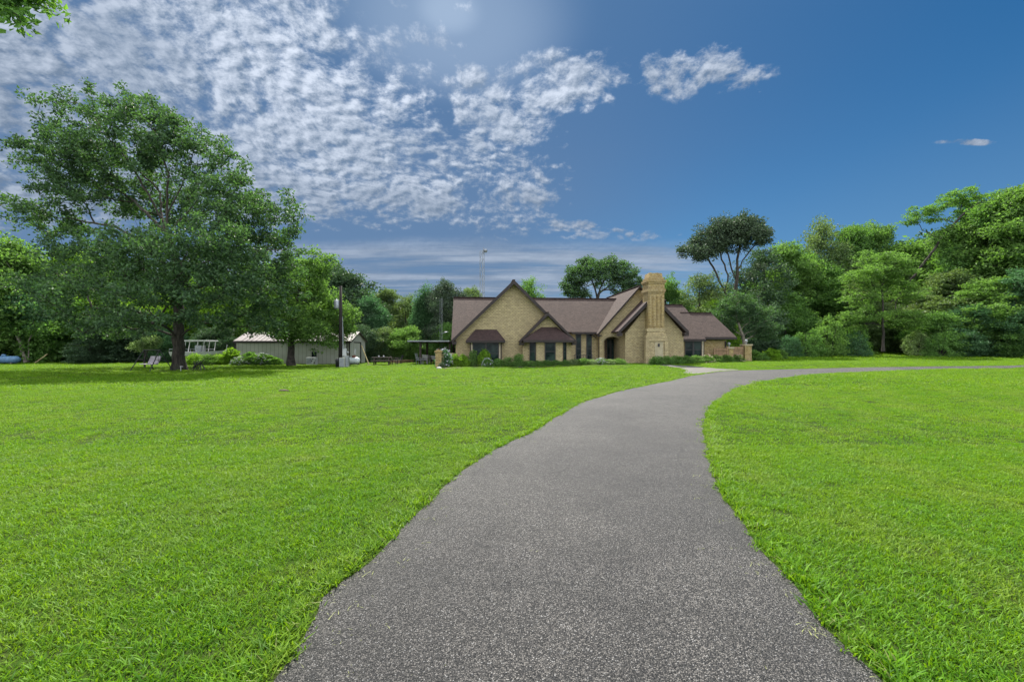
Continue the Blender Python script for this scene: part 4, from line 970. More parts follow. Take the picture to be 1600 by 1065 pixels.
# --- brick pillar and low wall at the left end
pg = gnd(683, 574.5)
pil = thing('brick_pillar', 'square tan brick pillar with a stepped cap at the left end of the house', 'pillar', (gx(685, pg.y).x, pg.y, pg.z), R(4))
ph = EYE + (HZ - 548) * pg.y / F
mb = MB().box(-.24, .24, 0, .48, -.2, ph - .1); mb.build('shaft', M['brick_gold'], pil)
mb = MB().box(-.31, .31, -.07, .55, ph - .1, ph).box(-.2, .2, .04, .44, ph, ph + .08); mb.build('cap', M['brick_gold'], pil)
mb = MB().box(-.04, .04, .2, .28, ph + .08, ph + .22); mb.build('finial', M['rust'], pil)
wl = MB(); pw0 = Vector((pil.location.x + .26, pg.y + .3)); pw1 = hw(xL - .02, .3)
n_ = (pw1 - pw0).normalized(); q = Vector((-n_.y, n_.x)) * .14
wl.vprism([tuple(pw0 - q), tuple(pw1 - q), tuple(pw1 + q), tuple(pw0 + q)], -.2, 1.05)
wo = wl.build('low_brick_wall', M['brick'], None); tag(wo, 'low brick wall running from the brick pillar to the house', 'wall')
cp = MB(); q2 = q * 1.3; cp.vprism([tuple(pw0 - q2), tuple(pw1 - q2), tuple(pw1 + q2), tuple(pw0 + q2)], 1.05, 1.12); cp.build('coping', M['brick_pale'], wo)
mb = MB(); r_ = random.Random(4)
def rockmesh(seed, s):
    import mathutils
    bm = bmesh.new(); bmesh.ops.create_icosphere(bm, subdivisions=2, radius=1)
    for v in bm.verts:
        k = 1 + .25 * mathutils.noise.noise(v.co * 1.3 + Vector((seed, 0, 0))); v.co = Vector((v.co.x * s[0], v.co.y * s[1], v.co.z * s[2])) * k
    me = bpy.data.meshes.new('rock'); bm.to_mesh(me); bm.free(); return me
rg = gnd(686, 576); o = link('rock', rockmesh(3, (.22, .16, .11)), M['rock']); o.location = rg + Vector((0, 0, .06)); tag(o, 'white stone lying at the foot of the brick pillar', 'stone')
rg = gnd(1029, 569.4); o = link('rock', rockmesh(5, (.16, .12, .09)), M['rock']); o.location = rg + Vector((0, 0, .05)); tag(o, 'pale stone beside the front walk near the chimney', 'stone')

# --- gate pillars with lanterns, fence at the right
def gate_pillar(px, d, top, label, wpx):
    g = gx(px, d); h = EYE + (HZ - top) * d / F - g.z; t = thing('gate_pillar', label, 'pillar', g, R(5), 'brick gate pillars right of the house'); w_ = wpx * d / F / 2
    MB().box(-w_, w_, -w_, w_, -.2, h - .15).build('shaft', M['brick_gold'], t)
    MB().box(-w_ - .08, w_ + .08, -w_ - .08, w_ + .08, h - .15, h).build('cap', M['brick_pale'], t)
    l = MB().lathe([(0, 0), (.1, 0), (.05, .06), (.05, .14), (.12, .16), (.15, .34), (.12, .42), (.02, .5), (0, .54)], c=(0, 0, h), n=12).build('lantern', M['steel'], t, smooth=True)
    return g
ga = gate_pillar(1139, 45.2, 542, 'brick gate pillar with white lantern against the house wing end', 9)
gb = gate_pillar(1166, 46.6, 537.5, 'free standing brick gate pillar with white lantern beside the slanting tree', 11)
def board_fence(label, x0, y0, x1, y1, h, lean=0):
    t = thing('board_fence', label, 'fence', (x0, y0, tz(x0, y0)), math.atan2(y1 - y0, x1 - x0)); L = math.hypot(x1 - x0, y1 - y0); n = int(L / .15)
    b = MB()
    for i in range(n): b.box(i * L / n + .004, (i + 1) * L / n - .004, -.012 + .006 * (i % 2), .012 + .006 * (i % 2), .03, h - .02 * ((i * 7) % 3 == 0))
    b.build('boards', M['cedar'], t); [MB().box(0, L, -.05, -.014, z_, z_ + .1).build('rail', M['cedar'], t) for z_ in (.25, h - .22)]
    for xx in (0, L): MB().box(xx - .05, xx + .05, -.06, .04, -.2, h + .05).build('post', M['cedar'], t)
f0 = gx(1116, 44.6); f1 = gx(1136, 44.7); f2 = gx(1160, 46.0)
board_fence('low cedar board fence in front of the right wing wall', f0.x, f0.y, f1.x, f1.y, 1.35)
board_fence('taller cedar board fence between the two brick gate pillars', f1.x + .02, f1.y + .05, f2.x, f2.y, 1.5)

# --- garden bed and its shrubs
def bed(name, label, pts):
    o = drape_poly(name, [g2(*p) if len(p) == 2 else (p[0], p[1]) for p in pts], M['soil'], .03); tag(o, label, 'flower bed', None, 'structure')
bed('front_bed', 'mulch bed along the front of the house', [(682,576.5),(740,575),(815,574.5),(880,572.5),(930,571.5),(976,570.5),(985,568.3), (6.2,42.8,0), (0,40.3,0), (-5.2,39.6,0)])
bed('wing_bed', 'mulch bed under the chimney and right wing', [(1016,568),(1060,568.2),(1110,567.2),(1160,565.6),(1215,562.5), (25.5,50,0),(16.5,43.6,0),(11.2,41.8,0)])
G1 = 'shrubs along the front of the house'
S = [('flowering_shrub','dark leafy shrub with white flowers against the brick pillar',694,551,574,20,1,'teal',FL),
     ('flower_clump','small grey leaved clump at the pillar foot',690,567,575.5,8,2,'grey',None),
     ('lime_shrub','lime green shrub right of the dark flowering shrub',711,556,573.5,13,0,'lime',None),
     ('lime_shrub','lime green shrub left of the awning window',724,557,573.5,14,1,'lime',None),
     ('lime_shrub','lime shrub under the left edge of the awning window',739,551,573,14,0,'fresh',None),
     ('lime_shrub','tallest lime shrub under the middle of the awning window',757,550,573,16,1,'lime',None),
     ('flower_clump','white flowering clump low under the awning window',762,562,573.6,14,2,'mid',FL),
     ('green_shrub','low green shrub right of the awning window',778,562,573,16,3,'mid',None),
     ('green_shrub','mid green shrub beneath the plain brick of the big gable',794,560,573,15,0,'mid',None),
     ('green_shrub','bushy green shrub at the left foot of the small gable',810,556,573,17,0,'mid',None)]
for i in range(5): S.append(('low_hedge_plant', ['low green border plant below the left bay window','low border plant left of the middle bay window','low border plant below the middle bay window','low border plant below the right bay window','low border plant at the right end of the bay'][i], 826 + i * 14, 564.5 - i * .3, 572.8 - i * .4, 16, (i % 2) * 2, 'mid', None))
for i in range(6): S.append(('pale_shrub', ['round pale shrub at the corner right of the bay','round pale shrub below the first narrow window','round pale shrub below the second narrow window','round whitish shrub at the downspout','round pale shrub left of the arched entry','round pale shrub in front of the arched entry'][i], 897 + i * 14, 562.5 - (i % 2) * 1.2, 570.9 - i * .25, 17, i % 3, 'fresh' if i % 2 else 'pale', FL if i == 3 else None))
for i in range(9): S.append(('hedge_plant', ['dark low shrub at the chimney foot','dark low shrub right of the chimney foot','dark low shrub below the chimney gable corner','low shrub left of the wing window','low shrub under the wing window','low shrub at the right edge of the wing window','low pale shrub below the end wing wall','low pale shrub left of the cedar fence','low shrub in front of the cedar fence'][i], 1026 + i * 15.5, 558.3 - i * .35, 570.2 - i * .62, 19, (0, 2)[i % 2], 'mid' if i < 4 else 'fresh', FP if i in (5, 8) else None))
S += [('leafy_plant','big leaved lime plant in front of the gate pillars',1160,550,564,17,3,'lime',None),('leafy_plant','big leaved plant right of the gate pillar',1178,549,563.4,17,3,'fresh',None),
      ('green_shrub','dark green shrub between the two lime plants',1192,553,563,14,0,'mid',None),('leafy_plant','big lime plant at the right end of the bed',1205,547,562.4,19,3,'lime',None),('leafy_plant','last bright plant of the right bed',1220,548,561.4,14,1,'fresh',None)]
for a in S: px_shrub(a[0], a[1], a[2], a[3], a[4], a[5], a[6], a[7], G1, a[8])
S = [('bed_shrub','sunny hedge shrub directly right of the oak trunk',305,555,571,20,0,'lime',None),('bed_shrub','sunny hedge shrub under the white boat',325,556,571,20,0,'fresh',None),('bed_shrub','hedge shrub under the bow of the boat',342,556,570.5,20,0,'lime',None),
     ('bed_shrub','tall lime shrub left of the shed corner',362,548,570,22,1,'lime',None),('bed_shrub','flowering shrub with white blossoms at the shed corner',375,560,571.2,20,2,'fresh',FL),
     ('bed_shrub','broad leaved dark shrub against the left of the shed wall',392,553,570.6,24,3,'mid',None),('bed_shrub','dark green shrub along the shed wall',410,555,570.8,22,3,'mid',FL),('bed_shrub','last low shrub of the bed along the shed wall',427,559,570.6,20,3,'mid',None)]
for a in S: px_shrub(a[0], a[1], a[2], a[3], a[4], a[5], a[6], a[7], 'shrubs of the bed by the shed', a[8])
# thicket at the edge of the right woods
for i, (px, top, wpx, tpl, lf, lb_) in enumerate([(1262,505,50,0,'mid','rounded bush at the left end of the bright thicket'),(1295,486,62,2,'fresh','tallest bright green bush of the thicket'),(1330,500,56,0,'mid','green bush right of the tallest in the thicket'),(1235,520,40,2,'teal','dark bush between the garden bed and thicket'),(1338,515,40,0,'teal','dark low bush left of the slim trunk'),(1432,512,50,1,'pale','pale bush right of the slim trunk'),(1470,515,56,1,'mid','bush at the lawn edge in the right woods'),(1525,512,58,0,'teal','teal bush at the lawn edge near the right'),(1580,512,58,2,'mid','bush at the lawn edge at the picture edge')]):
    d = 56 + (i % 3); g = gx(px, d); h = EYE + (HZ - top) * d / F - g.z
    t = thing('thicket_bush', lb_, 'bush', g, rr.uniform(0, 6), 'bushes at the foot of the right woods'); t.scale = (wpx * d / F, wpx * d / F * .8, h * 1.05)
    rg_ = np.random.RandomState(300 + i); c_ = rg_.randn(130, 3); c_ /= np.linalg.norm(c_, axis=1)[:, None]; c_[:, 2] = np.abs(c_[:, 2]); c_ *= (.4 + .55 * rg_.rand(130) ** .5)[:, None] * [.5, .5, .9]
    link('foliage', leaf_mesh('foliage', rg_, c_, 48, .09, .045, .8, .1), M[lf], t); s = bpy.data.objects.new('stems', ST[0]); COL.objects.link(s); s.parent = t

# ------------------------------------------------------------------ metal shed
sd = gnd(547, 569.5); ds_ = sd.y; sx1_ = sd.x; sx0_ = gx(372, ds_ + .6).x; Ls = sx1_ - sx0_
shed = thing('metal_shed', 'long low beige ribbed metal shed with a pale gable roof behind the yellow green tree', 'shed', (sx1_, ds_, sd.z), R(-1))
He = EYE + (HZ - 532) * ds_ / F - sd.z; Dp = 4.3; Hr = EYE + (HZ - 518.5) * (ds_ + Dp / 2) / F - sd.z
m, nt, b = newmat('ribbed_siding'); co = objco(nt); sep = N(nt, 'ShaderNodeSeparateXYZ'); nt.links.new(co, sep.inputs[0])
s_ = mth(nt, 'FRACT', mth(nt, 'MULTIPLY', mth(nt, 'ADD', sep.outputs[0], sep.outputs[1]), 2.6)); rib = mth(nt, 'LESS_THAN', s_, .16)
n1 = noise(nt, co, .8, 4); c = mixc(nt, ramp(nt, n1, .3, .7), (.36, .37, .31), (.45, .45, .39)); c = mixc(nt, mth(nt, 'MULTIPLY', rib, .55), c, (.2, .21, .17))
nt.links.new(c, b.inputs['Base Color']); b.inputs['Roughness'].default_value = .55; bump(nt, b, rib, .7, .03); M['siding'] = m
M['tinroof'] = plain('pale_roof_metal', (.21, .18, .175), .6, .0, var=.3)
MB().prism([(0, -.2), (Dp, -.2), (Dp, He), (Dp / 2, Hr - .05), (0, He)], -Ls, 0)
w_ = MB(); w_.add([(-Ls, 0, -.2), (0, 0, -.2), (0, Dp, -.2), (-Ls, Dp, -.2), (-Ls, 0, He), (0, 0, He), (0, Dp, He), (-Ls, Dp, He), (-Ls, Dp / 2, Hr - .05), (0, Dp / 2, Hr - .05)],
      [(0, 1, 5, 4), (1, 2, 6, 9, 5), (2, 3, 7, 6), (3, 0, 4, 8, 7), (0, 3, 2, 1)]); w_.build('wall', M['siding'], shed)
rf = MB(); sl = (Hr - He) / (Dp / 2)
rf.slab([(-Ls - .15, -.2, He - .2 * sl + .03), (.15, -.2, He - .2 * sl + .03), (.15, Dp / 2, Hr + .03), (-Ls - .15, Dp / 2, Hr + .03)], .04); rf.slab([(-Ls - .15, Dp / 2, Hr + .03), (.15, Dp / 2, Hr + .03), (.15, Dp + .2, He - .2 * sl + .03), (-Ls - .15, Dp + .2, He - .2 * sl + .03)], .04)
for i in range(int(Ls / .45)): rf.bar((-i * .45, -.2, He - .2 * sl + .05), (-i * .45, Dp / 2, Hr + .05), .035)
rfo = rf.build('roof', M['tinroof'], shed)
tb_ = MB().box(-Ls - .15, .15, -.25, -.2, He - .22, He - .02); tb_.bar((.17, -.2, He - .1), (.17, Dp / 2, Hr - .04), .05, .12).bar((.17, Dp / 2, Hr - .04), (.17, Dp + .2, He - .1), .05, .12); tb_.build('eave_trim', M['trim'], rfo)
for x_ in (-Ls, -.3, -.06): MB().box(x_ - .06, x_ + .06, -.04, .0 - .003, -.1, He - .2).build('corner_trim', M['trim'], shed)
xw = (490.5 - 547) * ds_ / F; f_ = MB().box(xw - .24, xw + .24, -.05, -.003, .72, 1.22).build('window', M['frame'], shed); MB().box(xw - .2, xw - .02, -.06, -.05, .76, 1.18).box(xw + .02, xw + .2, -.06, -.05, .76, 1.18).build('pane', M['glass'], f_)
xd = -.55; MB().box(xd - .22, xd + .2, -.05, -.003, .0, He - .35).build('side_door', M['white'], shed)
dd_ = MB().box(.003, .05, .9, 2.6, -.05, He - .15).build('end_door', M['siding'], shed); MB().box(.05, .09, 2.6, 2.85, -.05, He - .1).box(.05, .08, .9, 2.6, He - .2, He - .1).build('door_frame', M['trim'], dd_)
MB().box(.05, .12, 1.0, 1.25, .95, 1.5).build('sign_board', M['white'], dd_)

# white outdoor unit
g = gnd(486, 570); u = thing('outdoor_unit', 'white boxy outdoor unit standing before the shed window', 'unit', g, R(3)); w2 = 15 * g.y / F / 2; h2 = 12 * g.y / F
MB().box(-w2, w2, 0, .5, 0, h2).build('body', M['white'], u, bevel=.015)
MB().box(-w2 + .05, w2 * .1, -.02, -.003, .1, h2 - .1).build('panel', M['steel'], u); mb = MB()
for (a, c_) in ((.02, .3), (.25, .15), (.12, .5)): mb.bar((a, -.04, c_), (a + .1, -.05, c_ + .12), .05)
mb.tube((w2 - .1, -.03, .05), (w2 - .05, -.03, .5), .02); mb.build('hose', M['darksteel'], u)
# utility pole
g = gnd(532, 573.2); ph = EYE + (HZ - 446) * g.y / F
po = thing('utility_pole', 'black wooden utility pole with a grey transformer beside the shed', 'utility pole', g, R(3))
MB().tube((0, 0, -.3), (.02, 0, ph), .17, .11, 12).build('pole', M['poleblack'], po, smooth=True)
zt_ = EYE + (HZ - 475) * g.y / F; MB().lathe([(0, -.38), (.2, -.38), (.23, -.3), (.23, .28), (.19, .34), (.05, .38), (.05, .5), (0, .5)], c=(-.30, -.05, zt_), n=18).build('transformer', M['steel'], po, smooth=True)
MB().tube((.2, -.03, .3), (.18, -.03, ph * .62), .03, .03, 6).tube((.27, -.03, .3), (.22, -.03, ph * .5), .02, .02, 6).build('conduit', M['steel'], po)
MB().box(.2, .5, -.12, .1, .95, 1.55).build('meter_box', M['white'], po); MB().lathe([(0, -.05), (.1, -.04), (.1, .04), (0, .05)], axis='z', c=(.62, -.05, 1.25), n=12).bar((.5, -.05, 1.25), (.62, -.05, 1.25), .03).build('meter', M['steel'], po)
g = gnd(534, 574); cb_ = thing('power_cabinet', 'grey metal power cabinet at the foot of the utility pole', 'cabinet', g, 0)
MB().box(-.22, .22, 0, .3, 0, .82).build('body', M['siding'], cb_, bevel=.01); MB().box(-.19, .19, -.02, -.003, .05, .77).build('door', M['steel'], cb_); MB().box(.26, .52, .1, .35, 0, .95).build('side_box', M['steel'], cb_)
g = gnd(527.5, 573.8); o = MB().lathe([(0, 0), (.16, 0), (.18, .55), (.19, .6), (.12, .72), (0, .75)], n=14).build('dark_bin', M['darksteel'], None, smooth=True); o.location = g; tag(o, 'dark narrow bin left of the power cabinet', 'bin')
# propane tank
def tank(name, label, px, base, wpx, hpx, mat, rot, dome):
    g = gnd(px, base); L = wpx * g.y / F; r = hpx * g.y / F / 2 * .92; t = thing(name, label, 'tank', g, rot)
    pr = []
    for k in range(9): a = math.pi / 2 * k / 8; pr.append((r * math.sin(a), -L / 2 + r * .9 * (1 - math.cos(a))))
    pr += [(a, -b_) for a, b_ in reversed(pr)]
    MB().lathe(pr, axis='x', c=(0, 0, r + .1), n=24).build('shell', mat, t, smooth=True)
    MB().lathe([(0, 0), (.18, 0), (.18, .12), (.14, .2), (0, .22)], c=(0, 0, 2 * r + .07), n=14).build('valve_dome', dome, t, smooth=True)
    for s in (-1, 1): MB().box(s * L * .28 - .07, s * L * .28 + .07, -r * .6, r * .6, 0, .22).build('foot', M['concrete'], t)
tank('propane_tank', 'white oval propane tank with a rusty valve dome at the shed end', 553, 569.6, 20, 11, M['tankwhite'], R(-12), M['rust'])
tank('blue_tank', 'long light blue tank at the far left edge of the lawn', 6, 568.8, 46, 12, M['blue'], R(4), M['blue'])
# leaning poles
def leaning(label, a, b_, r, mat, nm='leaning_pole'):
    a = Vector(a); o = MB().tube((0, 0, 0), Vector(b_) - a, r, r * .9, 8).build(nm, mat, None); o.location = a; tag(o, label, 'pole')
a = gnd(577, 570); leaning('yellow timber pole leaning against the shed end', a - Vector((0, 0, .05)), at(565, 540, a.y + .8), .055, M['yellowwood'])
a = gx(53, 46); leaning('thin pale pole slanting up from the lawn edge near the two pale trunks', a, at(74, 553, 46.5), .05, M['yellowwood'])
o = MB().box(-.55, .55, -.2, .2, 0, .06).build('stone_slab', M['concrete'], None); o.location = gnd(583, 571); tag(o, 'flat pale slab on the grass by the leaning yellow pole', 'slab')

# picnic table, benches, chairs, planter
g = gnd(597, 570.5); pt = thing('picnic_table', 'dark weathered picnic table on the lawn left of the timber planter', 'picnic table', g, R(8))
MB().box(-.9, .9, -.38, .38, .70, .75).build('table_top', M['darkwood'], pt)
for s in (-1, 1):
    MB().box(-.9, .9, s * .72 - .13, s * .72 + .13, .42, .46).build('bench', M['darkwood'], pt); MB().bar((s * .65, -.65, 0), (s * .65, -.25, .7), .1).bar((s * .65, .65, 0), (s * .65, .25, .7), .1).bar((s * .65, -.8, .38), (s * .65, .8, .38), .08).build('leg', M['darkwood'], pt)
for i, dx in enumerate((-.3, .15)): o = MB().lathe([(0, 0), (.07, 0), (.09, .1), (.05, .14), (0, .15)], n=10).build('pot', M['steel'], None); o.location = g + Vector((dx, 0, .755)); tag(o, ['left one of two small grey pots on the picnic table', 'right one of two small grey pots on the picnic table'][i], 'pot')
def chair(label, px, base, mat, rot, w=.55, hback=.85):
    g = gnd(px, base); t = thing('garden_chair', label, 'chair', g, rot, 'outdoor chairs'); 
    MB().box(-w / 2, w / 2, -w / 2, w / 2, .40, .44).build('seat', mat, t); b = MB()
    for i in range(6): x_ = -w / 2 + .04 + i * (w - .08) / 5; b.bar((x_, w / 2 - .02, .44), (x_, w / 2 + .12, hback), .045, .02)
    b.bar((-w / 2, w / 2 + .12, hback), (w / 2, w / 2 + .12, hback), .05); b.build('backrest', mat, t)
    for sx in (-1, 1):
        for sy in (-1, 1): MB().bar((sx * (w / 2 - .03), sy * (w / 2 - .03), 0), (sx * (w / 2 - .03), sy * (w / 2 - .03), .4), .045).build('leg', mat, t)
        MB().bar((sx * w / 2, -w / 2, .62), (sx * w / 2, w / 2 + .05, .62), .05, .03).bar((sx * w / 2, -w / 2, .4), (sx * w / 2, -w / 2, .62), .04).build('arm', mat, t)
chair('dark chair standing between the picnic table and timber planter', 617, 569.5, M['darkwood'], R(100))
chair('dark chair tipped close to the left end of the timber planter', 623, 568.6, M['darksteel'], R(-60))
chair('white backed chair beside the left carport post', 656, 569, M['steel'], R(75), hback=1.05)
chair('pale slatted chair under the carport roof', 663, 568.6, M['fabric'], R(200))
chair('dark chair at the brick pillar under the carport roof', 674, 568.4, M['darkwood'], R(150))
a, b_ = gnd(625, 567.8), gnd(647, 566.4); t = thing('timber_planter', 'low orange timber planter box on the lawn behind the picnic table', 'planter', a, math.atan2(b_.y - a.y, b_.x - a.x)); L = (b_ - a).length
bb = MB()
for z in (0, .16): bb.box(0, L, 0, .05, z + .005, z + .155).box(0, L, 1.15, 1.2, z + .005, z + .155).box(0, .05, .05, 1.15, z + .005, z + .155).box(L - .05, L, .05, 1.15, z + .005, z + .155)
bb.build('boards', M['cedar'], t); MB().box(.05, L - .05, .05, 1.15, .02, .24).build('earth', M['soil'], t)
# carport
cg = gnd(658, 569); yc = cg.y
cpt = thing('carport', 'flat roofed open carport with dark posts left of the house', 'carport', (gx(638, yc).x, yc, 0), 0)
wd = gx(704, yc).x - gx(638, yc).x; zr1 = EYE + (HZ - 533.2) * yc / F
MB().box(0, wd - .05, -.4, 4.6, zr1, zr1 + .05).build('roof', M['steel'], cpt); 
fb = MB(); fb.box(0, wd - .05, -.46, -.4, zr1 - .03, zr1 + .09); fb.build('fascia', M['steel'], cpt)
bm_ = MB()
for i in range(6): bm_.box(.3 + i * (wd - .8) / 5, .38 + i * (wd - .8) / 5, -.4, 4.6, zr1 - .14, zr1 - .003)
bm_.build('joists', M['darkwood'], cpt)
for px, yy in ((657, 0), (702.5, .1), (655, 4.2), (700, 4.2)):
    x_ = (px - 638) * (yc + yy) / F if yy < 1 else (px - 638) * yc / F; MB().box(x_ - .1, x_ + .1, yy - .1, yy + .1, -.2, zr1 - .145).build('post', M['darkwood'], cpt)
# boats
def boat(label, loc, rot, L, Bm, canopy, fold):
    t = thing('boat', label, 'boat', loc, rot); n = 15; V = []; zh = 1.2 if canopy else .75
    for i in range(n):
        u = i / (n - 1); x = -L / 2 + L * u; wv = Bm / 2 * (1 - max(0, (u - .55) / .45) ** 2.2) * .999 + .015; dk = zh + .22 * max(0, u - .5) ** 1.5 * 2; kl = zh - .55 + .45 * max(0, (u - .6) / .4) ** 2
        V += [(x, -wv, dk), (x, -wv * .82, kl + .18), (x, 0, kl), (x, wv * .82, kl + .18), (x, wv, dk)]
    Fc = [(i * 5 + k, i * 5 + k + 1, (i + 1) * 5 + k + 1, (i + 1) * 5 + k) for i in range(n - 1) for k in range(4)] + [(4, 3, 2, 1, 0)] + [(i * 5, (i + 1) * 5, (i + 1) * 5 + 4, i * 5 + 4) for i in range(n - 1)]
    MB().add(V, Fc).build('hull', M['white'], t, smooth=False)
    r = MB()
    for s in (-1, 1): r.tube((-L / 2, s * Bm * .47, zh + .25), (L * .12, s * Bm * .46, zh + .25), .02, .02, 6); [r.tube((-L / 2 + k * .6, s * Bm * .47, zh), (-L / 2 + k * .6, s * Bm * .47, zh + .25), .015, .015, 5) for k in range(int(L * .6 / .6))]
    r.build('rail', M['steel'], t)
    if canopy:
        zc = zh + .98; MB().box(-L * .42, L * .2, -Bm * .42, Bm * .42, zc, zc + .10).build('canopy', M['white'], t, bevel=.04)
        for x_ in (-L * .38, -L * .22, L * .02, L * .14):
            for s in (-1, 1): MB().tube((x_ - .08, s * Bm * .38, zh), (x_ + .08, s * Bm * .38, zc), .03, .03, 6).build('canopy_post', M['white'], t)
        MB().box(-.5, .1, -.3, .3, zh, zh + .6).build('console', M['steel'], t)
        MB().tube((L * .47, 0, zh + .1), (L * .49, 0, zh + .65), .035, .03, 6).build('bow_post', M['white'], t)
    else:
        MB().box(-.6, .3, -.5, .5, zh, zh + .32).build('cabin', M['white'], t, bevel=.08); MB().bar((-.1, -.3, zh + .3), (-.5, -.3, zh + .95), .09).bar((-.1, .3, zh + .3), (-.5, .3, zh + .95), .09).bar((.35, 0, zh + .3), (.35, 0, zh + .75), .2).build('arch', M['white'], t)
    MB().bar((-L * .4, 0, .42), (L * .62, 0, .42), .09).bar((-L * .15, -Bm * .45, .3), (-L * .15, Bm * .45, .3), .08).bar((L * .3, 0, .1), (L * .3, 0, zh - .3), .09).build('trailer', M['steel'], t)
    for s in (-1, 1):
        wh = MB().lathe([(.0, -.08), (.17, -.08), (.28, -.07), (.3, 0), (.28, .07), (.17, .08), (0, .08)], axis='x', c=(0, 0, 0), n=18)
        wh.v = [(y + -L * .15, x + s * Bm * .46, z + .3) for x, y, z in wh.v]; wh.build('wheel', M['darksteel'], t)
d_b = 43.8; p = gx(316, d_b); boat('white boat with a flat canopy on a trailer behind the oak trunk', p, R(-3), 5.0, 2.0, True, 0)
p = gx(689, 47); boat('white rounded boat on a trailer parked under the carport roof', p, R(176), 3.9, 1.9, False, 0)

# garden swing
g = gnd(237, 579.5); sw = thing('garden_swing', 'black A frame garden swing with a mauve grey seat left of the oak trunk', 'swing', (g.x, g.y, g.z), R(-22)); hh = 1.45; LL = 1.9
for s in (-1, 1):
    MB().tube((s * LL / 2 + s * .1, -.75, 0), (s * LL / 2 - s * .1, 0, hh), .03, .03, 8).tube((s * LL / 2 + s * .1, .75, 0), (s * LL / 2 - s * .1, 0, hh), .03, .03, 8).tube((s * LL / 2, -.35, .78), (s * LL / 2, .35, .78), .02, .02, 6).build('frame_leg', M['darksteel'], sw)
MB().tube((-LL / 2, 0, hh), (LL / 2, 0, hh), .03, .03, 8).build('top_bar', M['darksteel'], sw)
ro_ = Matrix.Rotation(R(-12), 3, 'X')
sb = MB().box(-.55, .55, -.45, .1, .46, .52); sb.build('seat', M['fabric'], sw, bevel=.02)
bk = MB(); 
for i in range(3): bk.add([(-.55, .06 + .07 * i, .53 + .17 * i), (.55, .06 + .07 * i, .53 + .17 * i), (.55, .12 + .07 * i, .69 + .17 * i), (-.55, .12 + .07 * i, .69 + .17 * i), (-.55, .11 + .07 * i, .52 + .17 * i), (.55, .11 + .07 * i, .52 + .17 * i), (.55, .17 + .07 * i, .68 + .17 * i), (-.55, .17 + .07 * i, .68 + .17 * i)], [(0, 1, 2, 3), (7, 6, 5, 4), (0, 4, 5, 1), (1, 5, 6, 2), (2, 6, 7, 3), (3, 7, 4, 0)])
bk.build('backrest', M['fabric'], sw)
for s in (-1, 1): MB().tube((s * .57, -.2, .5), (s * .6, 0, hh), .012, .012, 5).tube((s * .57, .12, .62), (s * .6, 0, hh), .012, .012, 5).build('hanger', M['darksteel'], sw)
# parasol of small white leaves above the swing is a dogwood
special('dogwood_tree', 'small pale leaved tree just behind the garden swing', 228, 36, [(226,577,0),(226,560,0),(226,540,0)], [(228,536,16,7),(240,530,10,6),(215,540,10,6)], 60, 30, .35, .12, .05, 'pale', 'bark_dark', 51, flat=.4)
# tangle of dark metal chairs leaned on the oak
g = gnd(308, 579); ch_ = thing('folded_chair', 'dark metal folding chairs leaned together at the right foot of the oak', 'chairs', g, R(20))
mb = MB()
for i in range(3):
    o_ = i * .14; mb.tube((-.35 + o_, -.2, 0), (.05 + o_, .15, .72), .018, .018, 6).tube((.05 + o_, -.2, .0), (-.25 + o_, .2, .66), .018, .018, 6).tube((-.35 + o_, .25, 0), (.1 + o_, -.1, .7), .018, .018, 6)
mb.build('frame', M['darksteel'], ch_)
mb = MB(); mb.bar((-.2, -.05, .3), (.3, -.05, .62), .34, .03); mb.bar((-.25, .08, .18), (.15, .08, .58), .36, .03); mb.build('seat', M['darksteel'], ch_)
MB().bar((.3, -.05, .45), (.52, -.08, .02), .06).bar((.22, -.05, .4), (.25, -.08, .02), .05).build('leg', M['darksteel'], ch_)
g = gnd(282.5, 580.2); hd = thing('yard_tap', 'thin white yard tap standing in front of the oak trunk', 'tap', g, 0)
MB().tube((0, 0, 0), (0, 0, .33), .018, .018, 8).build('pipe', M['white'], hd); MB().tube((-.06, 0, .33), (.16, 0, .34), .016, .016, 8).lathe([(0, 0), (.05, 0), (.05, .015), (0, .015)], c=(0, 0, .36), n=10).build('spout', M['white'], hd)
# dirt mound on the lawn
o = link('dirt_mound', rockmesh(9, (.20, .16, .06)), M['soil']); o.location = gnd(443, 611) + Vector((0, 0, .02)); tag(o, 'small brown dirt mound alone on the left lawn', 'dirt mound')

# lattice towers
def lattice(label, px, d, base_z, top, wpx, lr=.02, nm='lattice_tower'):
    z1 = EYE + (HZ - top) * d / F; w_ = wpx * d / F / 2 * 1.25; t = thing(nm, label, 'tower', gx(px, d), R(12)); z1 -= t.location.z
    P3 = [(w_ * math.cos(a), w_ * math.sin(a)) for a in (R(-90), R(30), R(150))]
    for x_, y_ in P3: MB().tube((x_, y_, -.2), (x_, y_, z1), lr, lr * .9, 6).build('leg', M['steel'], t)
    br = MB(); k = int(z1 / (w_ * (3.4 if lr > .03 else 6)))
    for i in range(k):
        za, zb = z1 * i / k, z1 * (i + 1) / k
        for j in range(3):
            a, b_ = P3[j], P3[(j + 1) % 3]; br.tube((*a, za), (*b_, zb), lr * .45, lr * .45, 4); br.tube((*a, zb), (*b_, zb), lr * .4, lr * .4, 4)
    br.build('bracing', M['steel'], t); return t, z1
t, z1 = lattice('tall grey lattice tower with an antenna on top behind the house', 753.5, 60, 0, 392, 6, .042)
MB().tube((.15, 0, z1 - .4), (.15, 0, z1 + .5), .03, .03, 6).lathe([(0, -.22), (.2, -.2), (.28, 0), (.2, .2), (0, .22)], c=(.42, 0, z1 + .05), n=12).build('antenna', M['steel'], t)
t, z1 = lattice('thin lattice mast with a small dish in front of the woods left of the house', 689.5, 49, 0, 466, 4., .010)
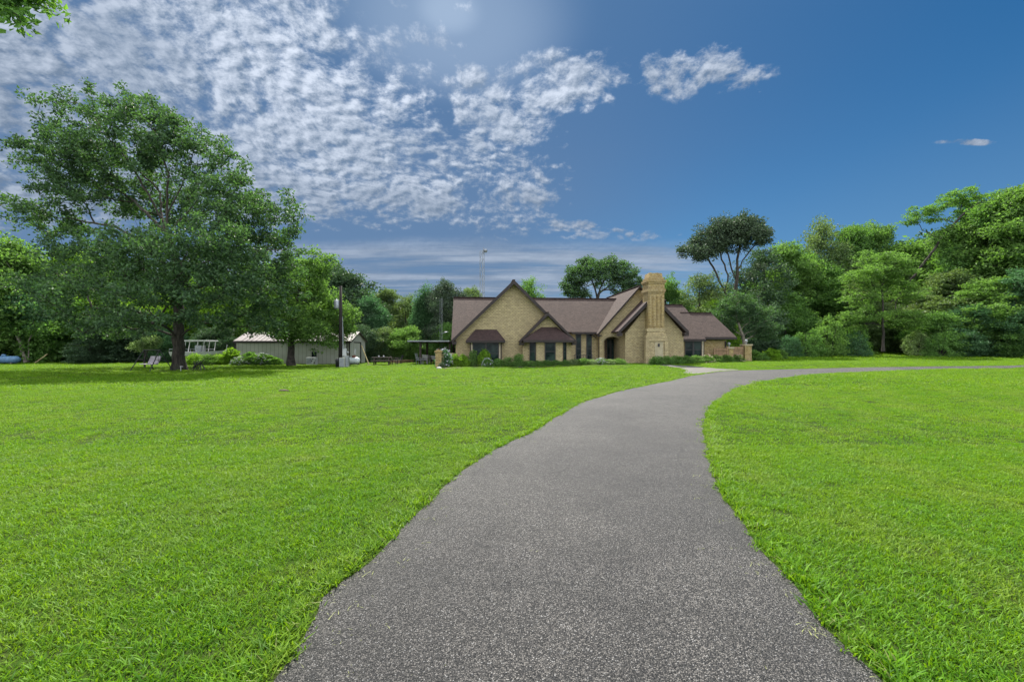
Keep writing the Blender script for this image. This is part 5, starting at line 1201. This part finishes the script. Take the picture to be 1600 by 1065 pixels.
MB().lathe([(0, 0), (.15, .02), (.28, .08), (.26, .09), (0, .03)], c=(.5, -.2, 3.2), n=16).bar((0, 0, 3.1), (.5, -.2, 3.2), .05).build('dish', M['steel'], t)
# bench in front of the recessed wall
q = hw(hx(912, 2.6), 2.5); bn = thing('garden_bench', 'low dark metal bench before the two narrow windows', 'bench', (q.x, q.y, .1), TH5)
MB().box(-.9, .9, -.22, .22, .40, .44).build('seat', M['darksteel'], bn); b = MB()
for i in range(9): b.bar((-.85 + i * .2125, .22, .44), (-.85 + i * .2125, .28, .8), .03)
b.bar((-.9, .28, .82), (.9, .28, .82), .05); b.build('backrest', M['darksteel'], bn)
for s in (-1, 1): MB().box(s * .82 - .03, s * .82 + .03, -.2, .2, 0, .4).build('leg', M['darksteel'], bn)

# ------------------------------------------------------------------ sky, sun, camera
SUN_EL, SUN_AZ = R(55), R(-14)      # azimuth from +Y, negative = left
sd_ = Vector((math.sin(SUN_AZ) * math.cos(SUN_EL), math.cos(SUN_AZ) * math.cos(SUN_EL), math.sin(SUN_EL)))
sl = bpy.data.lights.new('sun', 'SUN'); sl.energy = 4.8; sl.angle = R(.6); sl.color = (1, .95, .86)
so = bpy.data.objects.new('sun', sl); COL.objects.link(so); so.rotation_euler = (-sd_).to_track_quat('-Z', 'Y').to_euler()
w = bpy.data.worlds.new('World'); scene.world = w; w.use_nodes = True; nt = w.node_tree; bg = nt.nodes['Background']
sky = N(nt, 'ShaderNodeTexSky', sky_type='NISHITA'); sky.sun_disc = False; sky.sun_elevation = SUN_EL; sky.sun_rotation = SUN_AZ
sky.air_density = 1.0; sky.dust_density = .6; sky.ozone_density = 3.
D = vmth(nt, 'NORMALIZE', N(nt, 'ShaderNodeTexCoord').outputs['Generated'])
sp = N(nt, 'ShaderNodeSeparateXYZ'); nt.links.new(D, sp.inputs[0]); dx, dy, dz = sp.outputs
zz = mth(nt, 'ADD', mth(nt, 'MAXIMUM', dz, 0.), .05)
u = mth(nt, 'DIVIDE', dx, zz); v = mth(nt, 'DIVIDE', dy, zz)
cmb = N(nt, 'ShaderNodeCombineXYZ'); nt.links.new(u, cmb.inputs[0]); nt.links.new(v, cmb.inputs[1]); P = cmb.outputs[0]
def uv(px, py): return ((px - 800) / (HZ - py + 36), F / (HZ - py + 36))
def blob(px, py, rx, ry):
    """soft elliptical patch of cover in the cloud plane"""
    cu, cv = uv(px, py); ru = rx / (HZ - py + 36); v0 = uv(px, py + ry)[1]; v1_ = uv(px, py - ry)[1]; rv = (v0 - v1_) / 2
    a = mth(nt, 'DIVIDE', mth(nt, 'SUBTRACT', u, cu), ru); b_ = mth(nt, 'DIVIDE', mth(nt, 'SUBTRACT', v, (v0 + v1_) / 2), rv)
    return ramp(nt, mth(nt, 'ADD', mth(nt, 'MULTIPLY', a, a), mth(nt, 'MULTIPLY', b_, b_)), 0, 1.3, 1, 0)
def mx2(*a):
    r = a[0]
    for b_ in a[1:]: r = mth(nt, 'MAXIMUM', r, b_)
    return r
warp = noise(nt, P, .9, 3, .5, out=1)
Pw = vmth(nt, 'ADD', P, vmth(nt, 'SCALE', vmth(nt, 'SUBTRACT', warp, (.5, .5, .5)), .35))
spw = N(nt, 'ShaderNodeSeparateXYZ'); nt.links.new(Pw, spw.inputs[0]); uw, vw = spw.outputs[0], spw.outputs[1]
edge = mth(nt, 'SUBTRACT', uw, mth(nt, 'ADD', mth(nt, 'MULTIPLY', mth(nt, 'SUBTRACT', vw, 1.15), .17), -.24))
main = mth(nt, 'MULTIPLY', ramp(nt, edge, -.55, .38, 1, 0), ramp(nt, vw, 2.6, 3.7, 1, 0))
strat = mth(nt, 'MULTIPLY', mth(nt, 'MULTIPLY', ramp(nt, vw, 3.4, 3.9), ramp(nt, vw, 9., 13., 1, 0)), ramp(nt, uw, 1.2, 3.0, 1, 0))
puffs = mx2(blob(860, 118, 165, 66), blob(790, 180, 120, 62), blob(750, 140, 90, 70), mth(nt, 'MULTIPLY', blob(1075, 102, 105, 62), .9), mth(nt, 'MULTIPLY', blob(1160, 108, 75, 42), .85))
thin = mx2(mth(nt, 'MULTIPLY', blob(960, 365, 130, 14), .7), mth(nt, 'MULTIPLY', blob(780, 265, 150, 120), .8), mth(nt, 'MULTIPLY', blob(880, 352, 90, 16), .8), mth(nt, 'MULTIPLY', blob(1515, 205, 75, 7), .8), mth(nt, 'MULTIPLY', blob(1240, 352, 70, 8), .55), mth(nt, 'MULTIPLY', blob(840, 290, 90, 60), .45))
behind = mx2(ramp(nt, dy, .2, -.3), ramp(nt, dz, .84, .97))  # directions that receive the added, out-of-view fill cloud
cover = mx2(main, mth(nt, 'MULTIPLY', strat, .5), mth(nt, 'MULTIPLY', puffs, .95), thin)
# cloud texture: cellular puffs broken up by finer turbulence
def puff_noise(Pv):
    a = noise(nt, Pv, 5.5, 3, .55); b_ = noise(nt, Pv, 25, 7, .68)
    vo = N(nt, 'ShaderNodeTexVoronoi', feature='SMOOTH_F1'); vo.inputs['Smoothness'].default_value = .6
    nt.links.new(vmth(nt, 'ADD', Pv, vmth(nt, 'SCALE', noise(nt, Pv, 14, 4, .65, out=1), .075)), vo.inputs['Vector']); vo.inputs['Scale'].default_value = 21
    c_ = mth(nt, 'SUBTRACT', .62, vo.outputs['Distance'])
    return mth(nt, 'ADD', mth(nt, 'ADD', mth(nt, 'MULTIPLY', mth(nt, 'SUBTRACT', a, .5), .75), mth(nt, 'MULTIPLY', mth(nt, 'SUBTRACT', b_, .5), 1.15)), mth(nt, 'ADD', mth(nt, 'MULTIPLY', c_, .45), .46))
zf = mth(nt, 'ADD', mth(nt, 'MAXIMUM', dz, 0.), .35)
cf = N(nt, 'ShaderNodeCombineXYZ'); nt.links.new(mth(nt, 'DIVIDE', dx, zf), cf.inputs[0]); nt.links.new(mth(nt, 'DIVIDE', dy, zf), cf.inputs[1])
Pm = vmth(nt, 'ADD', cf.outputs[0], vmth(nt, 'SCALE', vmth(nt, 'SUBTRACT', noise(nt, cf.outputs[0], 2.2, 3, .5, out=1), (.5, .5, .5)), .12))
n0 = puff_noise(Pm)
n1 = puff_noise(vmth(nt, 'ADD', Pm, (-.006, -.014, 0)))
dens = ramp(nt, mth(nt, 'SUBTRACT', n0, mth(nt, 'MULTIPLY', mth(nt, 'SUBTRACT', 1., cover), .72)), .14, .58)
dens = mth(nt, 'MULTIPLY', dens, ramp(nt, cover, .02, .25))
# streaky layer near the horizon
mp2 = N(nt, 'ShaderNodeMapping'); mp2.inputs['Scale'].default_value = (.22, 1.0, 1); nt.links.new(P, mp2.inputs[0])
ns = noise(nt, mp2.outputs[0], 1.9, 7, .66); ds2 = mth(nt, 'MULTIPLY', ramp(nt, ns, .28, .60), strat)
dens = mx2(mth(nt, 'MULTIPLY', dens, mth(nt, 'SUBTRACT', 1., mth(nt, 'MULTIPLY', ramp(nt, vw, 3.2, 3.9), .9))), mth(nt, 'MULTIPLY', ds2, .9))
shade = mth(nt, 'ADD', .5, mth(nt, 'MULTIPLY', mth(nt, 'SUBTRACT', n0, n1), 2.1), clamp=True)
big = noise(nt, P, 1.6, 3, .5)
shade = mth(nt, 'ADD', mth(nt, 'MULTIPLY', shade, mth(nt, 'SUBTRACT', 1., mth(nt, 'MULTIPLY', ramp(nt, vw, 3.2, 3.9), .85))), mth(nt, 'MULTIPLY', mth(nt, 'MULTIPLY', ramp(nt, vw, 3.2, 3.9), .85), ramp(nt, ns, .22, .72)))
shade = mth(nt, 'MULTIPLY', shade, ramp(nt, big, .3, .65, .55, 1.1), clamp=True)
sdn = tuple(sd_); glow = mth(nt, 'MAXIMUM', vmth(nt, 'DOT_PRODUCT', D, sdn, out=1), 0.)
near = ramp(nt, glow, .68, .98)
ccol = mixc(nt, shade, (.85, 1.22, 1.8), (3.1, 3.55, 4.3))
ccol = mixc(nt, near, mixc(nt, .45, ccol, (.95, 1.3, 1.85)), mixc(nt, 1, ccol, (1.4, 1.35, 1.3), 'MULTIPLY'))
hs = N(nt, 'ShaderNodeHueSaturation'); nt.links.new(sky.outputs[0], hs.inputs['Color']); hs.inputs['Saturation'].default_value = 1.25; hs.inputs['Value'].default_value = .42
blue = mixc(nt, 1, hs.outputs[0], (.42, .90, 1.12), 'MULTIPLY')
slate = mixc(nt, ramp(nt, dz, .03, .55), (.85, 1.65, 2.75), (.07, .68, 1.72))
blue = mixc(nt, .62, blue, slate)
veil = mth(nt, 'MULTIPLY', ramp(nt, uw, -.3, 1.6, .75, 0), ramp(nt, dz, .75, .1, .75, 1))
blue = mixc(nt, veil, blue, (.75, 1.15, 1.9))
g0 = blob(700, -20, 250, 190); g1_ = blob(700, 5, 60, 50)
blue = mixc(nt, mth(nt, 'ADD', mth(nt, 'MULTIPLY', mth(nt, 'POWER', g0, 2.2), .22), mth(nt, 'MULTIPLY', mth(nt, 'POWER', g1_, 2.), .14), clamp=True), blue, (4.2, 5., 6.))
skyc = mixc(nt, dens, blue, ccol)
# unseen bright cloud added behind the camera and overhead as fill light
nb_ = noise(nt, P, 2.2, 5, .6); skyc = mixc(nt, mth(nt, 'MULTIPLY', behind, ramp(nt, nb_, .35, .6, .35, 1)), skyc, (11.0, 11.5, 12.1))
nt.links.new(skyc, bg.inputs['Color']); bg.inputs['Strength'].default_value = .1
cam = bpy.data.cameras.new('camera'); co_ = bpy.data.objects.new('camera', cam); COL.objects.link(co_); scene.camera = co_
co_.location = (0, 0, EYE); co_.rotation_euler = (R(90), 0, 0); cam.sensor_width = 36; cam.lens = 36 * F / 1600; cam.shift_y = (HZ - 532.5) / 1600
cam.clip_start = .05; cam.clip_end = 3000
vs = scene.view_settings; vs.view_transform = 'Standard'; vs.look = 'None'; vs.exposure = .95; vs.gamma = 1
scene.cycles.max_bounces = 6; scene.cycles.transparent_max_bounces = 4; scene.cycles.diffuse_bounces = 3
print('total tris', sum(len(o.data.polygons) for o in bpy.data.objects if o.type == 'MESH'))
